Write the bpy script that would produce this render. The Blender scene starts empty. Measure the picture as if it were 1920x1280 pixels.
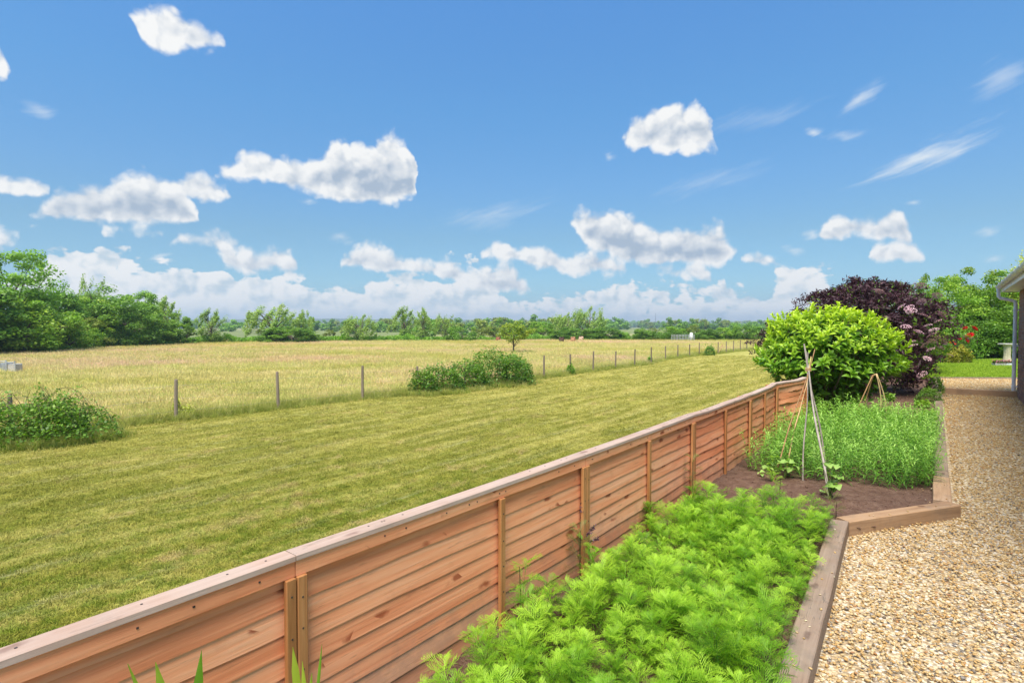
import bpy, math, random
import numpy as np
from mathutils import Vector, Matrix, Euler
R = math.radians
scene = bpy.context.scene

# ------------------------------------------------------------------ camera
EYE = 1.60                                   # eye height over the gravel path
PITCH = math.atan(28.0 / 1030.0)
FPX = 1030.0                                 # focal length in pixels of the 1920 px wide picture
cam_data = bpy.data.cameras.new('camera')
cam_data.sensor_width = 36.0
cam_data.lens = 36.0 * FPX / 1920.0
cam_data.clip_start = 0.05
cam_data.clip_end = 20000.0
cam = bpy.data.objects.new('camera', cam_data)
scene.collection.objects.link(cam)
cam.location = (0, 0, EYE)
cam.rotation_euler = (math.pi / 2 - PITCH, 0, 0)
scene.camera = cam


def ray(px, py):
    u = (px - 960.0) / FPX
    v = (640.0 - py) / FPX
    c, s = math.cos(PITCH), math.sin(PITCH)
    return Vector((u, c + v * s, -s + v * c))


def P(px, py, z=0.0):
    """The place on the level z that the photograph shows at this pixel."""
    d = ray(px, py)
    t = (z - EYE) / d.z
    return Vector((d.x * t, d.y * t, z))


def PD(px, py, dist):
    """The place at the forward distance dist that the photograph shows at this pixel."""
    d = ray(px, py)
    t = dist / d.y
    return Vector((d.x * t, dist, EYE + d.z * t))


# ------------------------------------------------------------------ light
SUN_EL, SUN_AZ = R(64), R(201)               # azimuth measured clockwise from the view direction (+Y)
scene.view_settings.view_transform = 'Standard'
scene.view_settings.look = 'None'
scene.view_settings.gamma = 1.0
scene.view_settings.use_curve_mapping = False
scene.view_settings.exposure = 1.6
sun_data = bpy.data.lights.new('sun', 'SUN')
sun_data.energy = 2.6
sun_data.angle = R(42)
sun_data.color = (1.0, 0.92, 0.79)
sun = bpy.data.objects.new('sun', sun_data)
scene.collection.objects.link(sun)
sd = Vector((math.sin(SUN_AZ) * math.cos(SUN_EL), math.cos(SUN_AZ) * math.cos(SUN_EL), math.sin(SUN_EL)))
sun.rotation_euler = sd.to_track_quat('Z', 'Y').to_euler()
sun.location = (0, 0, 30)

# ------------------------------------------------------------------ sky
world = bpy.data.worlds.new('World')
scene.world = world
world.use_nodes = True


class NT:
    """A little wrapper that writes node trees."""
    def __init__(self, tree):
        self.t = tree
        self.n = tree.nodes
        self.l = tree.links

    def link(self, a, b):
        self.l.new(a, b)

    def put(self, sock, v):
        if isinstance(v, bpy.types.NodeSocket):
            self.l.new(v, sock)
        elif v is not None:
            if sock.type in ('RGBA',) and len(v) == 3:
                v = (*v, 1.0)
            sock.default_value = v

    def new(self, typ, **kw):
        nd = self.n.new(typ)
        for k, v in kw.items():
            setattr(nd, k, v)
        return nd

    def m(self, op, a, b=None, c=None, clamp=False):
        nd = self.n.new('ShaderNodeMath')
        nd.operation = op
        nd.use_clamp = clamp
        self.put(nd.inputs[0], a)
        if b is not None:
            self.put(nd.inputs[1], b)
        if c is not None:
            self.put(nd.inputs[2], c)
        return nd.outputs[0]

    def vm(self, op, a, b=None, s=None):
        nd = self.n.new('ShaderNodeVectorMath')
        nd.operation = op
        self.put(nd.inputs[0], a)
        if b is not None:
            self.put(nd.inputs[1], b)
        if s is not None:
            self.put(nd.inputs[3], s)
        return nd.outputs[0]

    def mix(self, fac, a, b, blend='MIX'):
        nd = self.n.new('ShaderNodeMix')
        nd.data_type = 'RGBA'
        nd.blend_type = blend
        self.put(nd.inputs[0], fac)
        self.put(nd.inputs[6], a)
        self.put(nd.inputs[7], b)
        return nd.outputs[2]

    def rng(self, v, a, b, c=0.0, d=1.0, smooth=True):
        nd = self.n.new('ShaderNodeMapRange')
        nd.interpolation_type = 'SMOOTHSTEP' if smooth else 'LINEAR'
        self.put(nd.inputs[0], v)
        for i, x in enumerate((a, b, c, d)):
            self.put(nd.inputs[1 + i], x)
        return nd.outputs[0]

    def noise(self, vec, scale, detail=3.0, rough=0.5, dist=0.0, color=False):
        nd = self.n.new('ShaderNodeTexNoise')
        nd.noise_dimensions = '3D'
        self.put(nd.inputs['Vector'], vec)
        nd.inputs['Scale'].default_value = scale
        nd.inputs['Detail'].default_value = detail
        nd.inputs['Roughness'].default_value = rough
        nd.inputs['Distortion'].default_value = dist
        return nd.outputs[1] if color else nd.outputs[0]

    def voro(self, vec, scale, detail=0.0, feature='F1', out=0, rnd=1.0):
        nd = self.n.new('ShaderNodeTexVoronoi')
        nd.voronoi_dimensions = '3D'
        nd.feature = feature
        self.put(nd.inputs['Vector'], vec)
        nd.inputs['Scale'].default_value = scale
        nd.inputs['Detail'].default_value = detail
        nd.inputs['Randomness'].default_value = rnd
        return nd.outputs[out]

    def ramp(self, fac, stops):
        nd = self.n.new('ShaderNodeValToRGB')
        e = nd.color_ramp.elements
        while len(e) < len(stops):
            e.new(0.5)
        for i, (p, c) in enumerate(stops):
            e[i].position = p
            e[i].color = (*c, 1.0) if len(c) == 3 else c
        self.put(nd.inputs[0], fac)
        return nd.outputs[0]


def build_sky():
    w = NT(world.node_tree)
    w.n.clear()
    out = w.new('ShaderNodeOutputWorld')
    bg = w.new('ShaderNodeBackground')
    bg.inputs[1].default_value = 0.0507
    w.link(bg.outputs[0], out.inputs[0])
    sky = w.new('ShaderNodeTexSky')
    sky.sky_type = 'NISHITA'
    sky.sun_disc = False
    sky.sun_elevation = SUN_EL
    sky.sun_rotation = SUN_AZ
    sky.air_density = 1.0
    sky.dust_density = 0.25
    sky.ozone_density = 2.2
    tc = w.new('ShaderNodeTexCoord').outputs['Generated']
    sep = w.new('ShaderNodeSeparateXYZ')
    w.link(tc, sep.inputs[0])
    X, Y, Z = sep.outputs
    # slow, then fine wandering of the cloud outlines
    wn = w.noise(tc, 14.0, 5.0, 0.55, color=True)
    ws = w.new('ShaderNodeSeparateColor')
    w.link(wn, ws.inputs[0])
    DEG = 180 / math.pi
    az = w.m('MULTIPLY', w.m('ARCTAN2', X, Y), DEG)
    hor = w.m('SQRT', w.m('ADD', w.m('MULTIPLY', X, X), w.m('MULTIPLY', Y, Y)))
    el0 = w.m('MULTIPLY', w.m('ARCTAN2', Z, hor), DEG)
    az = w.m('ADD', az, w.m('MULTIPLY', w.m('SUBTRACT', ws.outputs[0], 0.5), 2.6))
    el = w.m('ADD', el0, w.m('MULTIPLY', w.m('SUBTRACT', ws.outputs[1], 0.5), 2.2))
    U = w.m('DIVIDE', w.m('PINGPONG', w.m('ADD', az, 45.0), 90.0), 90.0)
    # cauliflower relief, and the same seen a step towards the light
    lit = w.vm('ADD', tc, (-0.008, -0.002, 0.012))
    squash = w.new('ShaderNodeMapping')
    def puffs(v):
        a = w.voro(v, 21.0, 2.0)
        b = w.noise(v, 50.0, 3.0, 0.6)
        return w.m('ADD', w.m('MULTIPLY', w.m('SUBTRACT', 0.55, a), 1.25), w.m('MULTIPLY', w.m('SUBTRACT', b, 0.5), 0.7))
    w.n.remove(squash)
    wv = w.vm('ADD', tc, w.vm('SCALE', w.vm('SUBTRACT', w.noise(tc, 30.0, 2.0, color=True), (0.5, 0.5, 0.5)), s=0.03))
    wl = w.vm('ADD', lit, w.vm('SCALE', w.vm('SUBTRACT', w.noise(lit, 30.0, 2.0, color=True), (0.5, 0.5, 0.5)), s=0.03))
    b0 = puffs(wv)
    b1 = puffs(wl)
    emboss = w.m('SUBTRACT', b0, b1)
    # broad light and shade inside the heaps, drawn out level
    broad = w.noise(w.vm('MULTIPLY', tc, (1.0, 1.0, 2.6)), 11.0, 4.0, 0.6)

    def ae(px, py):
        d = ray(px, py)
        return math.degrees(math.atan2(d.x, d.y)), math.degrees(math.atan2(d.z, math.hypot(d.x, d.y)))

    def profile(clouds, which):
        """A curve over azimuth made of the clouds' tops or bases; gaps dip to nothing."""
        pts = []
        for cl in clouds:
            top, base = cl['top'], cl['base']
            src = top if which == 'top' else base
            xs = [p[0] for p in src]
            def at(lst, x):
                return float(np.interp(x, [q[0] for q in lst], [q[1] for q in lst]))
            x0, x1 = xs[0], xs[-1]
            mid0 = 0.5 * (at(top, x0) + at(base, x0))
            mid1 = 0.5 * (at(top, x1) + at(base, x1))
            off = 60 if which == 'top' else -60
            pts.append((x0 - 26, mid0 + off))
            pts += list(src)
            pts.append((x1 + 26, mid1 + off))
        res = []
        for x, y in pts:
            a, e = ae(x, y)
            res.append((min(1, max(0, (a + 45) / 90)), min(1, max(0, (e + 5) / 45))))
        res.sort()
        # de-duplicate x
        o = []
        for p in res:
            if o and p[0] - o[-1][0] < 0.003:
                continue
            o.append(p)
        return o

    def curve(pts):
        nd = w.new('ShaderNodeFloatCurve')
        c = nd.mapping.curves[0]
        while len(c.points) < len(pts):
            c.points.new(0.5, 0.5)
        for i, (x, y) in enumerate(pts):
            c.points[i].location = (x, y)
            c.points[i].handle_type = 'VECTOR' if len(pts) < 3 else 'AUTO_CLAMPED'
        nd.mapping.use_clip = False
        nd.mapping.update()
        w.link(U, nd.inputs[1])
        return w.m('SUBTRACT', w.m('MULTIPLY', nd.outputs[0], 45.0), 5.0)

    # the clear air of that day: deeper blue overhead, pale but not glaring at the horizon
    k = w.m('DIVIDE', el0, 40.0, clamp=True)
    tint = w.ramp(k, [(0.0, (.17, .24, .36)), (.11, (.24, .33, .39)), (.225, (.275, .37, .40)), (.35, (.285, .43, .50)), (.525, (.285, .50, .60)), (.775, (.305, .565, .73)), (1.0, (.30, .575, .745))])
    col = w.vm('SCALE', w.vm('MULTIPLY', sky.outputs[0], tint), s=2.0)

    def band(col, clouds, amp=1.9, soft=0.55, dark=0.62, white=(6.25, 6.25, 6.2), shade=(2.5, 3.15, 4.0), depth=3.0, op=1.0, basef=1.5, emb=0.7, bro=0.45, brk=0.0):
        top = curve(profile(clouds, 'top'))
        base = curve(profile(clouds, 'base'))
        hi = w.m('SUBTRACT', top, el)
        lo = w.m('SUBTRACT', el, base)
        nd = w.n.new('ShaderNodeMath')
        nd.operation = 'SMOOTH_MIN'
        w.put(nd.inputs[0], hi)
        w.put(nd.inputs[1], w.m('MULTIPLY', lo, basef))
        nd.inputs[2].default_value = 0.8
        d = nd.outputs[0]
        dd = w.m('ADD', w.m('ADD', d, 0.25 if brk else 0.55), w.m('MULTIPLY', b0, amp))
        if brk:
            dd = w.m('ADD', dd, w.m('MULTIPLY', w.m('SUBTRACT', broad, 0.50), brk))
        a = w.rng(dd, -0.15, soft + 0.15, 0.0, op)
        h = w.m('DIVIDE', lo, w.m('MAXIMUM', w.m('ADD', lo, hi), 0.6), clamp=True)
        core = w.rng(d, 0.1, depth)
        s = w.m('MULTIPLY', core, w.m('MULTIPLY', w.m('POWER', w.m('SUBTRACT', 1.0, h), 0.8), dark * 1.8))
        s = w.m('SUBTRACT', s, w.m('MULTIPLY', emboss, emb))
        s = w.m('ADD', s, w.m('MULTIPLY', w.m('SUBTRACT', broad, 0.47), bro))
        s = w.m('ADD', s, w.m('MULTIPLY', w.rng(dd, 1.2, 0.0), 0.06))
        s = w.m('MINIMUM', w.m('MAXIMUM', s, 0.0), 0.95)
        cc = w.mix(s, white, shade)
        return w.mix(a, col, cc)

    def C(top, base):
        return dict(top=top, base=base)

    cv = w.new('ShaderNodeCombineXYZ')
    ca, sa = math.cos(R(18)), math.sin(R(18))
    A9 = w.m('ADD', w.m('MULTIPLY', U, 90.0), -45.0)
    w.put(cv.inputs[0], w.m('MULTIPLY', w.m('ADD', w.m('MULTIPLY', A9, ca), w.m('MULTIPLY', el0, sa)), 0.16))
    w.put(cv.inputs[1], w.m('MULTIPLY', w.m('ADD', w.m('MULTIPLY', A9, -sa), w.m('MULTIPLY', el0, ca)), 1.3))
    cv.inputs[2].default_value = 2.2
    wispn = w.m('ADD', w.m('MULTIPLY', w.m('SUBTRACT', w.noise(cv.outputs[0], 1.0, 5.0, 0.6, 0.5), 0.5), 1.9), 0.5)

    # thin high wisps: streaks running up to the right
    def wisp(col, cx, cy, rx, ry, tilt, op):
        a0, e0 = ae(cx, cy)
        da = w.m('SUBTRACT', w.m('ADD', w.m('MULTIPLY', U, 90.0), -45.0), a0)
        de = w.m('SUBTRACT', el, e0)
        ct, st = math.cos(tilt), math.sin(tilt)
        k = FPX / DEG
        p = w.m('ADD', w.m('MULTIPLY', da, ct * k / rx), w.m('MULTIPLY', de, st * k / rx))
        q = w.m('ADD', w.m('MULTIPLY', da, -st * k / ry), w.m('MULTIPLY', de, ct * k / ry))
        r = w.m('SQRT', w.m('ADD', w.m('MULTIPLY', p, p), w.m('MULTIPLY', q, q)))
        a = w.rng(w.m('SUBTRACT', w.m('ADD', wispn, 0.05), r), -0.30, 0.95, 0.0, op)
        return w.mix(a, col, (5.3, 5.7, 6.0))

    for args in ((1738, 292, 105, 26, R(17), .95), (1616, 186, 52, 18, R(27), .7), (1530, 246, 28, 11, R(-24), .8),
                 (1585, 252, 42, 13, R(0), .45), (1420, 222, 120, 26, R(8), .28), (1885, 150, 50, 34, R(5), .45),
                 (920, 402, 150, 30, R(12), .42), (1330, 338, 130, 26, R(12), .3), (70, 202, 30, 13, R(-8), .45),
                 (1852, 427, 22, 9, 0, .6), (1868, 481, 22, 9, 0, .6), (1714, 385, 16, 7, 0, .6), (635, 450, 36, 12, R(4), .8),
                 (303, 479, 26, 12, 0, .9), (1150, 292, 15, 13, 0, .75), (580, 381, 18, 9, 0, .7), (1498, 467, 22, 13, 0, .8), (1528, 438, 16, 12, 0, .9)):
        col = wisp(col, *args)

    # heaps far off over the horizon, back to front
    far_w = (6.25, 6.25, 6.2)
    col = band(col, [C([(-80, 486), (80, 474), (150, 468), (250, 470), (340, 492), (450, 508), (560, 500), (640, 518), (760, 505), (860, 495),
                        (960, 530), (1060, 545), (1200, 525), (1330, 520), (1400, 540), (1455, 512), (1490, 498), (1525, 486), (1560, 502), (1590, 518), (1650, 542), (1700, 560), (2000, 600)],
                       [(-80, 640), (2000, 640)])], amp=2.4, soft=0.45, dark=0.25, bro=3.0, emb=1.35, brk=9.0, white=far_w, shade=(3.7, 4.5, 5.1), depth=6)
    col = band(col, [C([(-80, 540), (200, 530), (330, 522), (420, 540), (520, 530), (600, 550), (760, 545), (900, 548), (1040, 560), (1160, 545),
                        (1300, 552), (1420, 545), (1500, 550), (1600, 560), (2000, 600)], [(-80, 650), (2000, 650)])],
               amp=2.4, soft=0.45, dark=0.25, bro=3.0, emb=1.35, brk=9.0, white=far_w, shade=(3.6, 4.4, 5.0), depth=6)
    col = band(col, [C([(-80, 575), (300, 565), (460, 572), (620, 560), (800, 572), (960, 566), (1100, 578), (1260, 566), (1400, 572), (1560, 575), (2000, 610)],
                       [(-80, 660), (2000, 660)])], amp=2.2, soft=0.5, dark=0.2, bro=3.0, emb=1.2, brk=6.0, white=(6.0, 6.1, 6.1), shade=(3.7, 4.5, 5.2), depth=6, op=.9)
    # middle heaps
    col = band(col, [C([(905, 468), (935, 452), (975, 465), (1020, 463), (1070, 472), (1130, 480), (1175, 500)], [(905, 478), (960, 492), (1040, 512), (1175, 520)]),
                     C([(1230, 492), (1275, 484), (1330, 500)], [(1230, 508), (1330, 524)]),
                     C([(1398, 482), (1430, 474), (1468, 490)], [(1398, 494), (1468, 506)]),
                     C([(325, 452), (350, 436), (390, 438), (440, 456), (480, 474), (510, 470), (545, 482), (556, 500)], [(325, 470), (400, 474), (440, 508), (556, 516)])],
               amp=1.1, soft=0.7, dark=0.45, depth=2.2, basef=1.3)
    col = band(col, [C([(633, 490), (660, 464), (700, 458), (745, 470), (800, 484), (860, 492), (905, 500), (950, 495), (985, 508), (1000, 530)],
                       [(633, 508), (700, 516), (800, 520), (900, 548), (1000, 552)]),
                     C([(-40, 426), (0, 430), (40, 446)], [(-40, 470), (40, 462)]),
                     C([(200, 425), (300, 430), (330, 436)], [(200, 434), (330, 442)])],
               amp=1.3, soft=0.7, dark=0.42, depth=2.6)
    # nearer heaps
    col = band(col, [C([(322, 350), (345, 333), (375, 328), (405, 340), (432, 362)], [(322, 372), (432, 372)]),
                     C([(-80, 330), (0, 334), (60, 336), (96, 350)], [(-80, 360), (96, 358)]),
                     C([(1625, 470), (1650, 455), (1700, 452), (1738, 475)], [(1625, 488), (1738, 492)])],
               amp=0.9, soft=0.5, dark=0.3, depth=2.5)
    col = band(col, [C([(62, 405), (85, 385), (115, 352), (150, 346), (190, 342), (230, 326), (290, 328), (325, 338), (345, 360), (370, 405)],
                       [(62, 414), (150, 418), (250, 424), (340, 424), (370, 424)]),
                     C([(1072, 412), (1090, 396), (1130, 390), (1180, 408), (1225, 430), (1262, 428), (1300, 424), (1345, 420), (1372, 445), (1392, 464)],
                       [(1072, 418), (1110, 472), (1170, 494), (1250, 498), (1320, 500), (1392, 472)]),
                     C([(1540, 430), (1560, 402), (1600, 402), (1640, 404), (1670, 398), (1700, 420), (1715, 445)], [(1540, 448), (1600, 450), (1715, 462)])],
               amp=1.1, soft=0.7, dark=0.75, bro=0.9, depth=2.6)
    col = band(col, [C([(248, 22), (275, 12), (315, 22), (350, 42), (385, 56), (412, 82)], [(248, 52), (290, 90), (330, 92), (412, 98)]),
                     C([(-80, 70), (0, 84), (22, 116)], [(-80, 150), (0, 146), (22, 128)])],
               amp=1.0, soft=0.7, dark=0.3, depth=3.4)
    col = band(col, [C([(408, 322), (440, 296), (500, 288), (560, 296), (592, 290), (615, 262), (645, 250), (690, 262), (725, 248), (765, 264), (782, 300), (788, 352)],
                       [(408, 334), (500, 342), (580, 364), (680, 384), (760, 386), (788, 372)]),
                     C([(1172, 250), (1190, 222), (1225, 206), (1262, 204), (1300, 196), (1325, 220), (1340, 262)],
                       [(1172, 262), (1210, 286), (1280, 288), (1340, 280)])],
               amp=1.15, soft=0.7, dark=0.62, bro=0.9, depth=3.4)
    w.link(col, bg.inputs[0])


build_sky()


# ------------------------------------------------------------------ helpers
COL = scene.collection


def link(o, parent=None):
    COL.objects.link(o)
    if parent is not None:
        o.parent = parent
    return o


def tag(o, label=None, cat=None, group=None, kind=None):
    if label:
        o['label'] = label
    if cat:
        o['category'] = cat
    if group:
        o['group'] = group
    if kind:
        o['kind'] = kind
    return o


def empty(name, loc=(0, 0, 0), rz=0.0):
    o = bpy.data.objects.new(name, None)
    o.empty_display_size = 0.1
    o.location = loc
    o.rotation_euler = (0, 0, rz)
    return link(o)


def mesh_np(name, V, F, mat=None, tint=None, smooth=False):
    """A mesh from arrays; F is n x 3 or n x 4, tint one number per vertex."""
    V = np.asarray(V, np.float32).reshape(-1, 3)
    F = np.asarray(F, np.int32)
    me = bpy.data.meshes.new(name)
    me.vertices.add(len(V))
    me.vertices.foreach_set('co', V.ravel())
    k = F.shape[1]
    me.loops.add(F.size)
    me.loops.foreach_set('vertex_index', F.ravel())
    me.polygons.add(len(F))
    me.polygons.foreach_set('loop_start', np.arange(0, F.size, k, dtype=np.int32))
    if smooth:
        me.polygons.foreach_set('use_smooth', np.ones(len(F), bool))
    me.update(calc_edges=True)
    if tint is not None:
        at = me.attributes.new('tint', 'FLOAT', 'POINT')
        at.data.foreach_set('value', np.asarray(tint, np.float32).ravel())
    if mat is not None:
        me.materials.append(mat)
    return me


def obj_np(name, V, F, mat=None, parent=None, tint=None, smooth=False):
    return link(bpy.data.objects.new(name, mesh_np(name, V, F, mat, tint, smooth)), parent)


class MB:
    """Collects simple shapes, links them as ONE mesh object."""
    def __init__(self):
        self.v, self.f = [], []

    def add(self, vs, fs):
        n = len(self.v)
        self.v += [tuple(v) for v in vs]
        self.f += [tuple(i + n for i in f) for f in fs]
        return self

    def box(self, x0, x1, y0, y1, z0, z1, bev=0.0):
        if bev <= 0:
            vs = [(x, y, z) for z in (z0, z1) for y in (y0, y1) for x in (x0, x1)]
            return self.add(vs, [(0, 2, 3, 1), (4, 5, 7, 6), (0, 1, 5, 4), (2, 6, 7, 3), (0, 4, 6, 2), (1, 3, 7, 5)])
        b = bev
        def ring(x0, x1, y0, y1, z):
            return [(x0 + b, y0, z), (x1 - b, y0, z), (x1, y0 + b, z), (x1, y1 - b, z), (x1 - b, y1, z), (x0 + b, y1, z), (x0, y1 - b, z), (x0, y0 + b, z)]
        def ring4(z):
            return [(x0 + b, y0 + b, z), (x1 - b, y0 + b, z), (x1 - b, y1 - b, z), (x0 + b, y1 - b, z)]
        vs = ring(x0, x1, y0, y1, z0 + b) + ring(x0, x1, y0, y1, z1 - b) + ring4(z1) + ring4(z0)
        fs = [(i, (i + 1) % 8, 8 + (i + 1) % 8, 8 + i) for i in range(8)]
        for j, base, flip in ((8, 16, False), (0, 20, True)):
            for q in range(4):
                a, c = j + (2 * q) % 8, j + (2 * q + 1) % 8
                d = j + (2 * q + 2) % 8
                s = base + q
                s2 = base + (q + 1) % 4
                f1 = (a, c, s2, s)
                f2 = (c, d, s2)
                fs += [f1[::-1], f2[::-1]] if flip else [f1, f2]
            fs.append(tuple(base + q for q in (range(4) if not flip else (3, 2, 1, 0))))
        return self.add(vs, fs)

    def tube(self, pts, rad, n=6, cap=True):
        V, F = tube_np(pts, rad, n)
        self.add([tuple(v) for v in V], [tuple(f) for f in F])
        if cap:
            k = len(self.v)
            self.f.append(tuple(range(k - n, k)))
            self.f.append(tuple(range(k - len(V) + n - 1, k - len(V) - 1, -1)))
        return self

    def build(self, name, mat=None, parent=None, smooth=False):
        me = bpy.data.meshes.new(name)
        me.from_pydata(self.v, [], self.f)
        if mat is not None:
            me.materials.append(mat)
        if smooth:
            for p in me.polygons:
                p.use_smooth = True
        me.update()
        return link(bpy.data.objects.new(name, me), parent)


def tube_np(pts, rad, n=6):
    pts = [Vector(p) for p in pts]
    if not hasattr(rad, '__len__'):
        rad = [rad] * len(pts)
    V = []
    ref = Vector((0.13, 0.31, 0.94)).normalized()
    for i, p in enumerate(pts):
        t = (pts[min(i + 1, len(pts) - 1)] - pts[max(i - 1, 0)]).normalized()
        r = ref if abs(t.dot(ref)) < 0.95 else Vector((1, 0, 0))
        a = t.cross(r).normalized()
        b = t.cross(a)
        for k in range(n):
            an = 2 * math.pi * k / n
            V.append(p + (a * math.cos(an) + b * math.sin(an)) * rad[i])
    F = [(i * n + k, i * n + (k + 1) % n, (i + 1) * n + (k + 1) % n, (i + 1) * n + k) for i in range(len(pts) - 1) for k in range(n)]
    return np.array([tuple(v) for v in V]), np.array(F)


def lathe(mb, prof, cx=0, cy=0, n=16):
    vs = [(cx + r * math.cos(2 * math.pi * k / n), cy + r * math.sin(2 * math.pi * k / n), z) for r, z in prof for k in range(n)]
    fs = [(i * n + k, i * n + (k + 1) % n, (i + 1) * n + (k + 1) % n, (i + 1) * n + k) for i in range(len(prof) - 1) for k in range(n)]
    fs.append(tuple(range(n - 1, -1, -1)))
    fs.append(tuple((len(prof) - 1) * n + k for k in range(n)))
    return mb.add(vs, fs)


class Cat:
    """Collects array meshes (all quads)."""
    def __init__(self):
        self.V, self.F, self.T, self.n = [], [], [], 0

    def add(self, V, F, t=0.5):
        V = np.asarray(V, float).reshape(-1, 3)
        self.V.append(V)
        self.F.append(np.asarray(F) + self.n)
        self.T.append(np.full(len(V), t) if np.isscalar(t) else np.asarray(t))
        self.n += len(V)

    def mesh(self, name, mat, smooth=False):
        return mesh_np(name, np.vstack(self.V), np.vstack(self.F), mat, np.concatenate(self.T), smooth)


def gn_scatter(name, pts, rot, scl, pid, protos, mat=None):
    """One object whose points carry copies of the prototype meshes."""
    me = bpy.data.meshes.new(name)
    me.vertices.add(len(pts))
    me.vertices.foreach_set('co', np.asarray(pts, np.float32).ravel())
    for nm, typ, key, arr in (('rot', 'FLOAT_VECTOR', 'vector', rot), ('scl', 'FLOAT', 'value', scl), ('pid', 'INT', 'value', pid)):
        at = me.attributes.new(nm, typ, 'POINT')
        at.data.foreach_set(key, np.asarray(arr, np.int32 if typ == 'INT' else np.float32).ravel())
    o = link(bpy.data.objects.new(name, me))
    if mat is not None:
        me.materials.append(mat)
    ng = bpy.data.node_groups.new(name + '_nodes', 'GeometryNodeTree')
    ng.interface.new_socket('Geometry', in_out='INPUT', socket_type='NodeSocketGeometry')
    ng.interface.new_socket('Geometry', in_out='OUTPUT', socket_type='NodeSocketGeometry')
    N, L = ng.nodes, ng.links
    gi, go = N.new('NodeGroupInput'), N.new('NodeGroupOutput')
    inst = N.new('GeometryNodeInstanceOnPoints')
    inst.inputs['Pick Instance'].default_value = True
    join = N.new('GeometryNodeJoinGeometry')
    for p in protos:
        oi = N.new('GeometryNodeObjectInfo')
        oi.inputs['Object'].default_value = p
        oi.inputs['As Instance'].default_value = True
        L.new(oi.outputs['Geometry'], join.inputs[0])
    def attr(nm, typ):
        a = N.new('GeometryNodeInputNamedAttribute')
        a.data_type = typ
        a.inputs['Name'].default_value = nm
        return a.outputs['Attribute']
    e2r = N.new('FunctionNodeEulerToRotation')
    L.new(attr('rot', 'FLOAT_VECTOR'), e2r.inputs[0])
    L.new(gi.outputs[0], inst.inputs['Points'])
    L.new(join.outputs[0], inst.inputs['Instance'])
    L.new(attr('pid', 'INT'), inst.inputs['Instance Index'])
    L.new(e2r.outputs[0], inst.inputs['Rotation'])
    L.new(attr('scl', 'FLOAT'), inst.inputs['Scale'])
    L.new(inst.outputs[0], go.inputs[0])
    md = o.modifiers.new('scatter', 'NODES')
    md.node_group = ng
    return o


def proto(name, me):
    """A prototype that stands in no scene; only the scatter reads it."""
    me.name = name
    return bpy.data.objects.new(name, me)


# ------------------------------------------------------------------ materials
def new_mat(name):
    m = bpy.data.materials.new(name)
    m.use_nodes = True
    w = NT(m.node_tree)
    b = w.n['Principled BSDF']
    return m, w, b


def plain(name, col, rough=0.7, metal=0.0, var=0.12, scale=8.0, bump=0.0, bscale=60.0):
    m, w, b = new_mat(name)
    tc = w.new('ShaderNodeTexCoord').outputs['Object']
    n = w.noise(tc, scale, 4.0, 0.6)
    c = w.mix(w.rng(n, 0.3, 0.7), tuple(x * (1 - var) for x in col), tuple(min(1, x * (1 + var)) for x in col))
    w.link(c, b.inputs['Base Color'])
    b.inputs['Roughness'].default_value = rough
    b.inputs['Metallic'].default_value = metal
    if bump:
        bp = w.new('ShaderNodeBump')
        bp.inputs['Strength'].default_value = bump
        bp.inputs['Distance'].default_value = 0.01
        w.link(w.noise(tc, bscale, 3.0), bp.inputs['Height'])
        w.link(bp.outputs[0], b.inputs['Normal'])
    return m


def leaf_mat(name, dark, mid, light, rough=0.45, trans=0.35, per_instance=0.25, spec=0.35, tcol=None):
    """Leaves differ by their own 'tint' and by the copy they belong to; thin enough to glow when lit from behind."""
    m, w, b = new_mat(name)
    at = w.new('ShaderNodeAttribute')
    at.attribute_name = 'tint'
    oi = w.new('ShaderNodeObjectInfo')
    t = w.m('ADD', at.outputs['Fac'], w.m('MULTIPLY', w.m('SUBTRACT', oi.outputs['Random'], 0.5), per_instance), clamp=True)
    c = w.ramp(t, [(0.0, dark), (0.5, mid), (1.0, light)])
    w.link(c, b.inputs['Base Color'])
    b.inputs['Roughness'].default_value = rough
    b.inputs['Specular IOR Level'].default_value = spec
    tr = w.new('ShaderNodeBsdfTranslucent')
    tc = w.mix(1.0, c, tcol or (1.25, 1.35, 0.55), 'MULTIPLY')
    w.link(tc, tr.inputs[0])
    mx = w.new('ShaderNodeMixShader')
    mx.inputs[0].default_value = trans
    w.link(b.outputs[0], mx.inputs[1])
    w.link(tr.outputs[0], mx.inputs[2])
    w.link(mx.outputs[0], w.n['Material Output'].inputs[0])
    return m


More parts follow.
